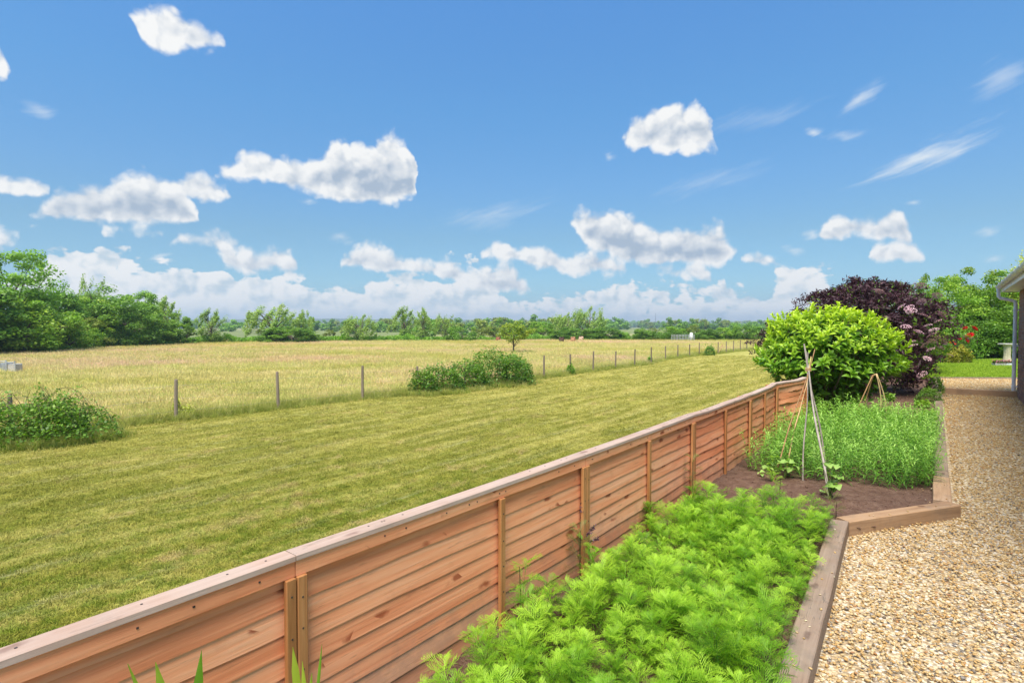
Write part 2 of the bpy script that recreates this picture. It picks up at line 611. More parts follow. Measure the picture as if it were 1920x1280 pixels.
def wood_mat(name, c_dark, c_mid, c_light, knots=True, weather=0.0, rough=0.75, axis=0, grain=1.0, grey=(0.42, 0.38, 0.34), mud=False, cracks=0.0):
    """Sawn softwood: streaks along the board, knots, each board its own tone."""
    m, w, b = new_mat(name)
    tc = w.new('ShaderNodeTexCoord').outputs['Object']
    oi = w.new('ShaderNodeObjectInfo')
    rnd = oi.outputs['Random']
    off = w.new('ShaderNodeCombineXYZ')
    for i, k in enumerate((17.0, 31.0, 53.0)):
        w.put(off.inputs[i], w.m('MULTIPLY', rnd, k))
    v = w.vm('ADD', tc, off.outputs[0])
    sc = [40.0, 40.0, 40.0]
    sc[axis] = 1.6
    mp = w.vm('MULTIPLY', v, tuple(sc))
    sc2 = [9.0, 9.0, 9.0]
    sc2[axis] = 1.0
    g1 = w.noise(mp, grain, 4.0, 0.6, 0.8)
    g2 = w.noise(w.vm('MULTIPLY', v, tuple(sc2)), 1.0, 3.0, 0.55, 0.4)
    t = w.m('ADD', w.m('MULTIPLY', g1, 0.55), w.m('MULTIPLY', g2, 0.45))
    t = w.m('ADD', t, w.m('MULTIPLY', w.m('SUBTRACT', rnd, 0.5), 0.22), clamp=True)
    c = w.ramp(t, [(0.34, c_dark), (0.5, c_mid), (0.66, c_light)])
    blot = w.noise(v, 7.0, 4.0, 0.6)
    c = w.mix(w.rng(blot, 0.5, 0.75, 0.0, 0.35), c, tuple(x * 0.72 for x in c_mid))
    if knots:
        sk = [14.0, 14.0, 14.0]
        sk[axis] = 5.0
        d = w.voro(w.vm('ADD', w.vm('MULTIPLY', v, tuple(sk)), w.vm('SCALE', w.noise(v, 20.0, color=True), s=0.35)), 1.0, 0.0)
        sel = w.new('ShaderNodeSeparateColor')
        w.link(w.voro(w.vm('MULTIPLY', v, tuple(sk)), 1.0, 0.0, out=1), sel.inputs[0])
        kn = w.m('MULTIPLY', w.rng(d, 0.30, 0.12), w.rng(sel.outputs[0], 0.72, 0.76))
        c = w.mix(w.m('MULTIPLY', kn, 0.85), c, tuple(x * f for x, f in zip(c_dark, (0.42, 0.26, 0.2))))
    if mud:                                    # rain splash and damp low down, a dark streak here and there
        sz = w.new('ShaderNodeSeparateXYZ')
        w.link(tc, sz.inputs[0])
        mn = w.noise(tc, 9.0, 4.0, 0.65)
        c = w.mix(w.m('MULTIPLY', w.rng(w.m('ADD', sz.outputs[2], w.m('MULTIPLY', mn, -0.35)), 0.12, -0.10), 0.55), c, (0.33, 0.19, 0.13))
        st = w.noise(w.vm('MULTIPLY', v, (6.0, 6.0, 60.0)), 1.0, 3.0, 0.6)
        c = w.mix(w.rng(st, 0.60, 0.74, 0.0, 0.45), c, (0.36, 0.15, 0.07))
    if cracks:                                 # drying splits along the grain, grime between them
        ck = w.m('ABSOLUTE', w.m('SUBTRACT', w.noise(w.vm('MULTIPLY', v, tuple(2.2 if i == axis else 22.0 for i in range(3))), 1.0, 3.0, 0.55), 0.5))
        gate = w.rng(w.noise(v, 2.5, 2.0), 0.48, 0.58)
        c = w.mix(w.m('MULTIPLY', w.m('MULTIPLY', w.rng(ck, 0.014, 0.004), gate), cracks), c, (0.05, 0.035, 0.025))
        gm = w.noise(v, 4.0, 6.0, 0.7)
        c = w.mix(w.rng(gm, 0.5, 0.68, 0.0, cracks * 0.7), c, (0.13, 0.095, 0.07))
    if weather:
        wn = w.noise(v, 5.0, 5.0, 0.65)
        c = w.mix(w.rng(wn, 0.35, 0.65, weather * 0.4, weather), c, grey)
    w.link(c, b.inputs['Base Color'])
    b.inputs['Roughness'].default_value = rough
    b.inputs['Specular IOR Level'].default_value = 0.25
    bp = w.new('ShaderNodeBump')
    bp.inputs['Strength'].default_value = 0.6
    bp.inputs['Distance'].default_value = 0.004
    w.link(w.m('ADD', g1, w.m('MULTIPLY', g2, 0.5)), bp.inputs['Height'])
    w.link(bp.outputs[0], b.inputs['Normal'])
    return m


M = {}
M['fence'] = wood_mat('fence_wood', (0.74, 0.245, 0.105), (0.88, 0.35, 0.165), (0.92, 0.445, 0.24), mud=True)
M['batten'] = wood_mat('batten_wood', (0.34, 0.135, 0.042), (0.47, 0.20, 0.07), (0.58, 0.28, 0.11), knots=False, axis=2)
M['cap'] = wood_mat('cap_wood', (0.33, 0.20, 0.14), (0.43, 0.29, 0.215), (0.50, 0.37, 0.295), knots=True, weather=0.5, grey=(0.43, 0.355, 0.30), cracks=0.35)
M['sleeper'] = wood_mat('sleeper_wood', (0.17, 0.105, 0.066), (0.25, 0.165, 0.11), (0.33, 0.23, 0.16), weather=0.5, grey=(0.27, 0.22, 0.175), grain=1.3, cracks=0.9)
M['sleeper_new'] = wood_mat('newer_sleeper_wood', (0.25, 0.14, 0.07), (0.35, 0.21, 0.11), (0.43, 0.275, 0.16), weather=0.25, grey=(0.31, 0.24, 0.18), cracks=0.6)
M['post'] = wood_mat('weathered_post', (0.12, 0.09, 0.06), (0.20, 0.15, 0.105), (0.28, 0.215, 0.155), knots=False, axis=2, weather=0.35, grey=(0.22, 0.19, 0.15))
M['cane_grey'] = wood_mat('grey_cane', (0.18, 0.15, 0.125), (0.28, 0.24, 0.20), (0.38, 0.33, 0.28), knots=False, axis=2)
M['cane_tan'] = wood_mat('tan_cane', (0.42, 0.27, 0.11), (0.55, 0.38, 0.18), (0.66, 0.49, 0.26), knots=False, axis=2)
M['cane_brown'] = wood_mat('brown_cane', (0.20, 0.10, 0.045), (0.32, 0.18, 0.08), (0.42, 0.26, 0.12), knots=False, axis=2)
M['bark'] = wood_mat('bark', (0.06, 0.05, 0.035), (0.12, 0.095, 0.07), (0.18, 0.15, 0.115), knots=False, axis=2)
M['nail'] = plain('rusty_nail', (0.07, 0.06, 0.055), 0.6, 0.5)
M['wire'] = plain('galvanised_wire', (0.35, 0.35, 0.34), 0.45, 0.7)
M['galv'] = plain('galvanised_sheet', (0.42, 0.44, 0.45), 0.5, 0.5, 0.25, 3.0)
M['white_plastic'] = plain('white_plastic', (0.78, 0.79, 0.81), 0.35, 0.0, 0.05, 5.0)
M['grey_plastic'] = plain('grey_gutter_plastic', (0.80, 0.81, 0.84), 0.35, 0.0, 0.06, 5.0)
M['stone_pale'] = plain('pale_stone', (0.50, 0.43, 0.29), 0.85, 0, 0.2, 12.0, 0.4)
M['stone_grey'] = plain('grey_stone', (0.42, 0.40, 0.36), 0.85, 0, 0.2, 12.0, 0.4)
M['roof_tile'] = plain('roof_tile', (0.14, 0.09, 0.07), 0.8, 0, 0.25, 12.0, 0.3)
M['mortar'] = plain('mortar', (0.34, 0.31, 0.28), 0.9, 0, 0.15, 30.0, 0.3)


def lawn_colour(w):
    """Turf with the lines the mower left, drier clippings on top, lusher patches near the garden."""
    geo = w.new('ShaderNodeNewGeometry').outputs['Position']
    sp = w.new('ShaderNodeSeparateXYZ')
    w.link(geo, sp.inputs[0])
    ca, sa = math.cos(R(50.5)), math.sin(R(50.5))          # mowing direction
    wob = w.noise(geo, 0.35, 3.0, color=False)
    along = w.m('ADD', w.m('MULTIPLY', sp.outputs[0], ca), w.m('MULTIPLY', sp.outputs[1], sa))
    acr = w.m('ADD', w.m('MULTIPLY', sp.outputs[0], -sa), w.m('MULTIPLY', sp.outputs[1], ca))
    acr = w.m('ADD', acr, w.m('MULTIPLY', wob, 0.55))
    cv = w.new('ShaderNodeCombineXYZ')
    w.put(cv.inputs[0], w.m('MULTIPLY', along, 0.22))
    w.put(cv.inputs[1], w.m('MULTIPLY', acr, 2.6))
    streak = w.noise(cv.outputs[0], 1.0, 5.0, 0.62)
    line = w.m('ABSOLUTE', w.m('SUBTRACT', w.m('FRACT', w.m('DIVIDE', acr, 1.05)), 0.5))
    cv2 = w.new('ShaderNodeCombineXYZ')
    w.put(cv2.inputs[0], w.m('MULTIPLY', along, 0.5))
    w.put(cv2.inputs[1], w.m('MULTIPLY', acr, 0.9))
    cv2.inputs[2].default_value = 7.0
    brk = w.noise(cv2.outputs[0], 1.0, 3.0)
    ridge = w.m('MULTIPLY', w.rng(line, 0.06, 0.0), w.rng(brk, 0.42, 0.6))
    big = w.noise(geo, 0.55, 5.0, 0.6)
    fine = w.noise(geo, 38.0, 4.0, 0.7)
    mid = w.noise(geo, 5.0, 4.0, 0.65)
    c = w.ramp(w.m('ADD', w.m('MULTIPLY', mid, 0.6), w.m('MULTIPLY', fine, 0.4)),
               [(0.30, (0.085, 0.10, 0.012)), (0.46, (0.195, 0.21, 0.026)), (0.60, (0.31, 0.295, 0.05)), (0.74, (0.48, 0.41, 0.13))])
    c = w.mix(w.rng(streak, 0.47, 0.60, 0.0, 0.6), c, (0.45, 0.40, 0.12))
    c = w.mix(w.rng(streak, 0.47, 0.36, 0.0, 0.45), c, (0.13, 0.155, 0.018))
    c = w.mix(w.rng(big, 0.50, 0.68, 0.0, 0.5), c, (0.42, 0.38, 0.085))
    c = w.mix(w.m('MULTIPLY', ridge, 0.75), c, (0.42, 0.40, 0.19))
    side = w.m('MULTIPLY', w.m('MULTIPLY', w.rng(line, 0.055, 0.09), w.rng(line, 0.15, 0.10)), w.rng(brk, 0.42, 0.6))
    c = w.mix(w.m('MULTIPLY', side, 0.55), c, (0.10, 0.125, 0.018))
    tan = w.noise(w.vm('ADD', cv2.outputs[0], (3.1, 9.2, 4.0)), 2.2, 4.0, 0.65)
    c = w.mix(w.rng(tan, 0.56, 0.68, 0.0, 0.6), c, (0.46, 0.33, 0.16))
    # further off only the drier tips show
    dist = w.m('SQRT', w.m('ADD', w.m('MULTIPLY', sp.outputs[0], sp.outputs[0]), w.m('MULTIPLY', sp.outputs[1], sp.outputs[1])))
    c = w.mix(w.rng(dist, 5.0, 26.0, 0.0, 0.6, False), c, w.mix(w.rng(streak, 0.4, 0.6), (0.335, 0.315, 0.07), (0.52, 0.46, 0.14)))
    # green lush patches near the garden fence
    c = w.mix(w.m('MULTIPLY', w.rng(dist, 13.0, 4.0, 0.0, 0.6), w.rng(mid, 0.55, 0.42)), c, (0.15, 0.225, 0.018))
    return c, w.m('ADD', w.m('ADD', fine, mid), w.m('MULTIPLY', ridge, 0.8))


def meadow_colour(w):
    """Hay in seed: straw, pinkish and greener drifts."""
    geo = w.new('ShaderNodeNewGeometry').outputs['Position']
    big = w.noise(w.vm('MULTIPLY', geo, (1.0, 1.6, 1.0)), 0.045, 4.0, 0.55)
    mid = w.noise(w.vm('MULTIPLY', geo, (1.0, 1.4, 1.0)), 0.30, 5.0, 0.65)
    fine = w.noise(geo, 9.0, 4.0, 0.7)
    c = w.ramp(w.m('ADD', w.m('MULTIPLY', mid, 0.65), w.m('MULTIPLY', fine, 0.35)),
               [(0.32, (0.39, 0.355, 0.10)), (0.5, (0.58, 0.50, 0.185)), (0.66, (0.70, 0.585, 0.29))])
    c = w.mix(w.rng(big, 0.50, 0.62, 0.0, 0.75), c, (0.655, 0.485, 0.285))
    c = w.mix(w.rng(big, 0.46, 0.36, 0.0, 0.6), c, (0.46, 0.42, 0.07))
    return c, w.m('ADD', fine, mid)


def ground_mats():
    # ---- mown grass: the sheet of turf
    m, w, b = new_mat('mown_grass')
    c, hgt = lawn_colour(w)
    w.link(c, b.inputs['Base Color'])
    b.inputs['Roughness'].default_value = 0.9
    b.inputs['Specular IOR Level'].default_value = 0.1
    bp = w.new('ShaderNodeBump')
    bp.inputs['Strength'].default_value = 0.9
    bp.inputs['Distance'].default_value = 0.05
    w.link(hgt, bp.inputs['Height'])
    w.link(bp.outputs[0], b.inputs['Normal'])
    M['lawn'] = m

    # ---- hay meadow
    m, w, b = new_mat('meadow_grass')
    c, hgt = meadow_colour(w)
    w.link(c, b.inputs['Base Color'])
    b.inputs['Roughness'].default_value = 0.95
    b.inputs['Specular IOR Level'].default_value = 0.05
    bp = w.new('ShaderNodeBump')
    bp.inputs['Strength'].default_value = 0.7
    bp.inputs['Distance'].default_value = 0.15
    w.link(hgt, bp.inputs['Height'])
    w.link(bp.outputs[0], b.inputs['Normal'])
    M['meadow'] = m

    # ---- country beyond
    m, w, b = new_mat('far_fields')
    geo = w.new('ShaderNodeNewGeometry').outputs['Position']
    d = w.voro(geo, 0.0035, 0.0, out=1)
    sc = w.new('ShaderNodeSeparateColor')
    w.link(d, sc.inputs[0])
    n = w.noise(geo, 0.02, 5.0)
    c = w.ramp(sc.outputs[0], [(0.0, (0.12, 0.16, 0.035)), (0.5, (0.20, 0.22, 0.06)), (1.0, (0.36, 0.32, 0.13))])
    c = w.mix(w.rng(n, 0.4, 0.6), c, (0.14, 0.17, 0.05))
    w.link(c, b.inputs['Base Color'])
    b.inputs['Roughness'].default_value = 0.95
    M['far'] = m

    # ---- soil
    m, w, b = new_mat('garden_soil')
    geo = w.new('ShaderNodeNewGeometry').outputs['Position']
    n1 = w.noise(geo, 14.0, 5.0, 0.65)
    n2 = w.noise(geo, 90.0, 4.0, 0.7)
    v1 = w.voro(geo, 60.0, 1.0)
    t = w.m('ADD', w.m('MULTIPLY', n1, 0.5), w.m('MULTIPLY', n2, 0.5))
    c = w.ramp(t, [(0.3, (0.065, 0.035, 0.024)), (0.5, (0.145, 0.085, 0.060)), (0.7, (0.25, 0.165, 0.12))])
    w.link(c, b.inputs['Base Color'])
    b.inputs['Roughness'].default_value = 0.95
    b.inputs['Specular IOR Level'].default_value = 0.1
    bp = w.new('ShaderNodeBump')
    bp.inputs['Strength'].default_value = 1.0
    bp.inputs['Distance'].default_value = 0.02
    w.link(w.m('ADD', w.m('ADD', n1, w.m('MULTIPLY', n2, 0.6)), w.m('MULTIPLY', v1, 0.5)), bp.inputs['Height'])
    w.link(bp.outputs[0], b.inputs['Normal'])
    M['soil'] = m

    # ---- bed of the gravel, shows between and beyond the modelled stones
    m, w, b = new_mat('gravel_base')
    geo = w.new('ShaderNodeNewGeometry').outputs['Position']
    vc = w.voro(geo, 48.0, 0.0, out=1)
    vd = w.voro(geo, 48.0, 0.0)
    sc = w.new('ShaderNodeSeparateColor')
    w.link(vc, sc.inputs[0])
    c = w.ramp(sc.outputs[0], [(0.0, (0.30, 0.21, 0.12)), (0.3, (0.52, 0.40, 0.23)), (0.6, (0.60, 0.49, 0.32)), (1.0, (0.66, 0.60, 0.50))])
    c = w.mix(w.rng(vd, 0.42, 0.66, 0.0, 0.7), c, (0.26, 0.175, 0.085))
    w.link(c, b.inputs['Base Color'])
    b.inputs['Roughness'].default_value = 0.9
    bp = w.new('ShaderNodeBump')
    bp.inputs['Strength'].default_value = 1.0
    bp.inputs['Distance'].default_value = 0.012
    bp.invert = True
    w.link(vd, bp.inputs['Height'])
    w.link(bp.outputs[0], b.inputs['Normal'])
    M['gravel_base'] = m

    m, w, b = new_mat('gravel_stone')
    oi = w.new('ShaderNodeObjectInfo')
    tc = w.new('ShaderNodeTexCoord').outputs['Object']
    c = w.ramp(oi.outputs['Random'], [(0.0, (0.12, 0.09, 0.06)), (0.035, (0.24, 0.22, 0.20)), (0.07, (0.36, 0.17, 0.07)), (0.12, (0.44, 0.265, 0.09)),
                                      (0.35, (0.46, 0.305, 0.13)), (0.6, (0.52, 0.37, 0.175)), (0.85, (0.57, 0.44, 0.24)), (0.96, (0.68, 0.60, 0.42)), (1.0, (0.33, 0.30, 0.27))])
    n = w.noise(tc, 60.0, 3.0)
    c = w.mix(w.rng(n, 0.35, 0.7, 0.0, 0.4), c, w.mix(1.0, c, (0.72, 0.58, 0.42), 'MULTIPLY'))
    w.link(c, b.inputs['Base Color'])
    b.inputs['Roughness'].default_value = 0.8
    b.inputs['Specular IOR Level'].default_value = 0.25
    M['stone'] = m

    m, w, b = new_mat('garden_lawn_grass')
    geo = w.new('ShaderNodeNewGeometry').outputs['Position']
    n1 = w.noise(geo, 2.0, 4.0, 0.6)
    n2 = w.noise(geo, 30.0, 4.0, 0.7)
    c = w.ramp(w.m('ADD', w.m('MULTIPLY', n1, 0.5), w.m('MULTIPLY', n2, 0.5)), [(0.3, (0.14, 0.26, 0.012)), (0.5, (0.27, 0.42, 0.022)), (0.7, (0.42, 0.54, 0.05))])
    w.link(c, b.inputs['Base Color'])
    b.inputs['Roughness'].default_value = 0.9
    bp = w.new('ShaderNodeBump')
    bp.inputs['Strength'].default_value = 0.8
    bp.inputs['Distance'].default_value = 0.03
    w.link(n2, bp.inputs['Height'])
    w.link(bp.outputs[0], b.inputs['Normal'])
    M['garden_lawn'] = m

    m, w, b = new_mat('far_hills')
    geo = w.new('ShaderNodeNewGeometry').outputs['Position']
    n = w.noise(geo, 0.006, 6.0, 0.65)
    c = w.ramp(n, [(0.35, (0.035, 0.06, 0.02)), (0.5, (0.07, 0.10, 0.03)), (0.62, (0.20, 0.22, 0.08)), (0.7, (0.30, 0.28, 0.12))])
    w.link(c, b.inputs['Base Color'])
    b.inputs['Roughness'].default_value = 1.0
    M['hills'] = m


ground_mats()


# ------------------------------------------------------------------ where things lie
ZF = -1.0                                    # level of the field and the mown strip
ZS = 0.05                                    # soil of the beds
rng = np.random.default_rng(7)

# tops of the panel joints of the garden fence, from the near end to the far end (x, y)
FJ = [Vector((-1.98, 0.40, 0)), Vector((-0.79, 1.93, 0)), Vector((0.43, 3.45, 0)), Vector((1.62, 5.00, 0)), Vector((2.80, 6.52, 0)), Vector((3.74, 7.82, 0)), Vector((4.62, 8.66, 0))]
FDIR = (FJ[4] - FJ[1]).normalized()
FNRM = Vector((FDIR.y, -FDIR.x, 0))          # towards the garden


def fence_off(x, y):
    """Signed distance from the line of the garden fence; negative on the field side."""
    return (x - FJ[1].x) * FNRM.x + (y - FJ[1].y) * FNRM.y


def sstep(a, b, x):
    t = np.clip((x - a) / (b - a), 0, 1)
    return t * t * (3 - 2 * t)


# the line of the wire fence: pixel feet of its posts in the photograph
POSTPIX = [(22, 826), (330, 789), (522, 768), (680, 750), (783, 738), (872, 728), (950, 718), (1020, 709), (1070, 703), (1112, 697), (1154, 691), (1190, 686.5), (1221, 682.5),
           (1248, 675), (1271, 671.5), (1293, 668.5), (1311, 665.5), (1346, 663.5), (1362, 661.5), (1375, 660), (1388, 658.5), (1400, 657), (1412, 655.5)]
WPOST = [P(x, y, ZF) for x, y in POSTPIX]
d0 = (WPOST[0] - WPOST[1])
WLINE = [WPOST[0] + d0 * 3.2, WPOST[0] + d0 * 1.0] + WPOST + [WPOST[-1] + (WPOST[-1] - WPOST[-5]) * 2.0]


def wire_off(x, y):
    """Signed distance from the wire fence: positive on the meadow side (vectorised)."""
    x, y = np.asarray(x, float), np.asarray(y, float)
    best = np.full(x.shape, 1e9)
    sign = np.ones(x.shape)
    for a, b in zip(WLINE[:-1], WLINE[1:]):
        dx, dy = b.x - a.x, b.y - a.y
        L2 = dx * dx + dy * dy
        t = np.clip(((x - a.x) * dx + (y - a.y) * dy) / L2, 0, 1)
        ex, ey = x - (a.x + t * dx), y - (a.y + t * dy)
        d = np.hypot(ex, ey)
        s = np.sign(dx * ey - dy * ex)
        k = d < best
        best = np.where(k, d, best)
        sign = np.where(k, s, sign)
    return best * sign


def vnoise(x, y, s, seed=0):
    """Cheap smooth noise for laying things out."""
    x, y = np.asarray(x) / s, np.asarray(y) / s
    xi, yi = np.floor(x).astype(np.int64), np.floor(y).astype(np.int64)
    fx, fy = x - xi, y - yi
    fx, fy = fx * fx * (3 - 2 * fx), fy * fy * (3 - 2 * fy)
    def h(a, b):
        n = (a * 374761393 + b * 668265263 + seed * 1442695041) & 0x7fffffff
        n = ((n ^ (n >> 13)) * 1274126177) & 0x7fffffff
        return ((n ^ (n >> 16)) & 0xffff) / 65535.0
    return (h(xi, yi) * (1 - fx) + h(xi + 1, yi) * fx) * (1 - fy) + (h(xi, yi + 1) * (1 - fx) + h(xi + 1, yi + 1) * fx) * fy


def field_z(x, y):
    o = fence_off(x, y)
    bank = sstep(-2.2, -0.15, o) * 0.98
    return ZF + bank + (vnoise(x, y, 2.3, 3) - 0.5) * 0.03 * sstep(0, -3, o)


def grid_sheet(name, xs, ys, zf, mat, keep=None):
    X, Y = np.meshgrid(xs, ys)
    Z = zf(X, Y)
    V = np.stack([X, Y, Z], -1).reshape(-1, 3)
    nx, ny = len(xs), len(ys)
    i = np.arange((ny - 1) * nx).reshape(ny - 1, nx)[:, :-1].ravel()
    F = np.stack([i, i + 1, i + nx + 1, i + nx], -1)
    if keep is not None:
        c = V[F].mean(1)
        F = F[keep(c[:, 0], c[:, 1])]
        used = np.unique(F)
        mp = np.zeros(len(V), int)
        mp[used] = np.arange(len(used))
        V, F = V[used], mp[F]
    o = obj_np(name, V, F, mat, smooth=True)
    return tag(o, kind='structure')


# open country to the horizon
xs = np.concatenate([-np.geomspace(3550, 60, 28), np.linspace(-50, 50, 20), np.geomspace(60, 3550, 28)])
ys = np.concatenate([np.linspace(-55, 60, 14), np.geomspace(70, 3700, 40)])
tag(grid_sheet('ground', xs, ys, lambda x, y: x * 0 + ZF - 0.10, M['far']), 'open farmland running flat to the horizon')
# meadow and mown strip
tag(grid_sheet('meadow', np.linspace(-75, 75, 76), np.linspace(4, 112, 55), lambda x, y: x * 0 + ZF - 0.03, M['meadow'],
               lambda x, y: (wire_off(x, y) > -1.5)), 'pale hay meadow beyond the wire fence')
tag(grid_sheet('lawn', np.concatenate([np.linspace(-26, 8, 137), np.linspace(8.5, 50, 84)]), np.concatenate([np.linspace(-4, 24, 113), np.linspace(24.5, 90, 80)]), field_z, M['lawn'],
               lambda x, y: (wire_off(x, y) < 0.15) & (fence_off(x, y) < 0.06)), 'wide strip of mown grass behind the timber fence')

# plateau of the garden: soil underneath everything
def poly_sheet(name, pts, z, mat, kind='structure', label=None, thick=0.0):
    mb = MB()
    n = len(pts)
    if thick:
        mb.add([(p[0], p[1], z) for p in pts] + [(p[0], p[1], z - thick) for p in pts],
               [tuple(range(n)), tuple(range(2 * n - 1, n - 1, -1))] + [(i, i + n, (i + 1) % n + n, (i + 1) % n) for i in range(n)])
    else:
        mb.add([(p[0], p[1], z) for p in pts], [tuple(range(n))])
    o = mb.build(name, mat)
    return tag(o, label, kind=kind)


# sleeper line (inner/outer top edges of the timbers), from the photograph, top at z = 0.10
ZT = 0.105
A0 = P(1482, 1290, ZT); A1 = P(1577, 976, ZT)
B1 = P(1782, 946, ZT)
C0 = P(1780, 946, ZT); C1 = P(1763, 725, ZT)
far_edge = FJ[6] + FDIR * 22

def lumpy(x, y):
    o = sstep(0.0, 0.12, fence_off(x, y))
    return ZS - 0.0 + (vnoise(x, y, 0.35, 5) - 0.5) * 0.035 + (vnoise(x, y, 0.08, 6) - 0.5) * 0.022


def left_of_edging(x, y):
    """True for ground on the bed side of the sleepers."""
    pts = [A0 + (A0 - A1) * 2.0, A1, B1, C0 + (C1 - C0) * 0.0, C1, C1 + (C1 - C0) * 0.2]
    yy = np.asarray(y)
    ex = np.interp(yy, [A0.y - 4, A1.y - 0.03, B1.y + 0.0, C1.y, C1.y + 8], [A0.x + (A0.x - A1.x) * 4 / (A1.y - A0.y), A1.x, B1.x, C1.x, C1.x + 6.0])
    # between A1 and B1 the timber runs back across the path
    return np.asarray(x) < ex


tag(grid_sheet('soil', np.linspace(-3.5, 20.0, 471), np.linspace(-1.0, 24.0, 501), lumpy, M['soil'],
               lambda x, y: (fence_off(x, y) > -0.05) & left_of_edging(x + 0.02, y)), 'brown garden soil of the beds')

# gravel path base
house_n = Vector((-0.782, 0.623, 0))
house_d = Vector((0.623, 0.782, 0))          # along the house wall, away from the camera
HC = P(1907, 744, 0.0)                       # far corner of the house at the ground
gl = A0 + (A0 - A1) * 1.7
gp = [(gl.x, gl.y), (A1.x, A1.y), (A1.x + 0.1, A1.y + 0.2), (B1.x, B1.y), (C1.x, C1.y), (HC.x + 0.5, HC.y + 0.5), (HC.x - house_d.x * 14 + .5, HC.y - house_d.y * 14)]
poly_sheet('gravel_path', gp, -0.012, M['gravel_base'], label='golden gravel path beside the house')


# ------------------------------------------------------------------ garden fence of lap panels
prng = random.Random(11)
fence = tag(empty('timber_fence', FJ[1]), 'low orange lap panel fence with pale capping between mown grass and garden bed', 'fence')


def lap_board(L, h, y0, tilt, wav, seed, bow, z):
    """One waney board, its lower edge thicker, uneven and lapping over the next."""
    r = random.Random(seed)
    n = 16
    ph = [r.uniform(0, 6.28) for _ in range(4)]
    V, F = [], []
    for i in range(n + 1):
        t = i / n
        x = t * L
        wv = wav * (math.sin(t * 5.1 + ph[0]) + 0.55 * math.sin(t * 12.7 + ph[1]) + 0.35 * math.sin(t * 29 + ph[2]))
        bo = bow * math.sin(t * math.pi) + bow * 0.5 * math.sin(t * 6.0 + ph[3]) * min(1, 4 * t * (1 - t) + 0.1)
        zb = z + wv
        V += [(x, y0 + tilt + bo, zb), (x, y0 + tilt + 0.011 + bo, zb + 0.001), (x, y0 + 0.006 + bo * 0.6, z + h), (x, y0 + bo * 0.6, z + h)]
        if i:
            a = 4 * (i - 1)
            b = 4 * i
            F += [(a, a + 1, b + 1, b)[::-1], (a + 1, a + 2, b + 2, b + 1)[::-1], (a + 2, a + 3, b + 3, b + 2)[::-1], (a + 3, a, b, b + 3)[::-1]]
    F += [(0, 1, 2, 3)[::-1], (4 * n, 4 * n + 1, 4 * n + 2, 4 * n + 3)]
    me = bpy.data.meshes.new('board')
    me.from_pydata(V, [], F)
    me.materials.append(M['fence'])
    return me


TOP = 0.80
GREYWHITE = 0
for k in range(6):
    a, b = FJ[k], FJ[k + 1]
    d = b - a
    L = d.length - 0.004
    ang = math.atan2(d.y, d.x)
    # panel local axes: x along, y towards the FIELD (left of x); the garden face is -y
    sc = MB()
    sc.box(0.0, L, -0.040, -0.018, TOP - 0.075, TOP - 0.021)          # front top rail
    sc.box(0.0, L, 0.006, 0.026, TOP - 0.075, TOP - 0.021)            # rear top rail
    pan = sc.build('panel', M['fence'], fence)
    pan.location = a - FJ[1]
    pan.rotation_euler = (0, 0, ang)
    # capping strip, with the slight sag of thin wood
    n = 12
    V, F = [], []
    sag = [0, .003, .004, .012, .016, .012, .004][k]
    for i in range(n + 1):
        t = i / n
        x = t * L
        z = TOP - sag * math.sin(math.pi * t) + (0.004 * math.sin(9 * t + k) if k > 2 else 0)
        V += [(x, -0.047, z - 0.019), (x, -0.045, z - 0.002), (x, -0.040, z), (x, 0.026, z), (x, 0.030, z - 0.019)]
        if i:
            p, q = 5 * (i - 1), 5 * i
            F += [(p + j, q + j, q + (j + 1) % 5, p + (j + 1) % 5) for j in range(5)]
    F += [(0, 1, 2, 3, 4), tuple(5 * n + j for j in (4, 3, 2, 1, 0))]
    me = bpy.data.meshes.new('capping')
    me.from_pydata(V, [], F)
    me.materials.append(M['cap'])
    link(bpy.data.objects.new('capping', me), pan)
    # boards: from the bottom up
    h = 0.118
    pitch = 0.0845
    z = 0.035
    i = 0
    wavy = [.004, .0045, .005, .009, .010, .010, .004][k]
    while z < TOP - 0.10:
        ex = prng.uniform(-0.008, 0.008)
        hb = min(h, TOP - 0.03 - z)
        me = lap_board(L - 0.006, hb, -0.009, -0.010, wavy * prng.uniform(0.5, 1.1), k * 50 + i, -[.0, .002, .004, .008, .012, .02, .002][k] * prng.uniform(0.4, 1), z)
        bo = link(bpy.data.objects.new('board', me), pan)
        bo.location = (0.003, 0, 0)
        z += pitch + ex
        i += 1
    mids = {5: []}.get(k, [0.5 if k != 1 else 0.58])
    if k == 5:
        mids = []
    for j, xx in enumerate([0.0, L - 0.038] + [m_ * L - 0.02 for m_ in mids]):
        mb = MB()
        mb.box(0, 0.038 if j != 1 else 0.037, -0.052, -0.031, 0.02, TOP - 0.076, 0.003)
        bt = mb.build('batten', M['batten'], pan)
        bt.location = (xx + (0.001 if j == 0 else 0), 0, 0)
    nl = MB()
    for xx in [0.019, L - 0.019] + [m_ * L for m_ in mids]:
        for zz in (0.12, 0.25, 0.39, 0.52, 0.64):
            zz += prng.uniform(-.02, .02)
            nl.box(xx - 0.0028, xx + 0.0028, -0.0535, -0.051, zz, zz + 0.0056)
    for i_ in range(9):
        xx = prng.uniform(0.05, L - 0.05)
        nl.box(xx - 0.0028, xx + 0.0028, -0.0425, -0.0385, TOP - 0.05, TOP - 0.0445)
    for i_ in range(8):
        xx = prng.uniform(0.05, L - 0.05)
        nl.box(xx - 0.003, xx + 0.003, -0.008, -0.002, TOP - 0.012, TOP + 0.0012 - sag * math.sin(math.pi * xx / L))
    nl.build('nails', M['nail'], pan)['kind'] = 'stuff'
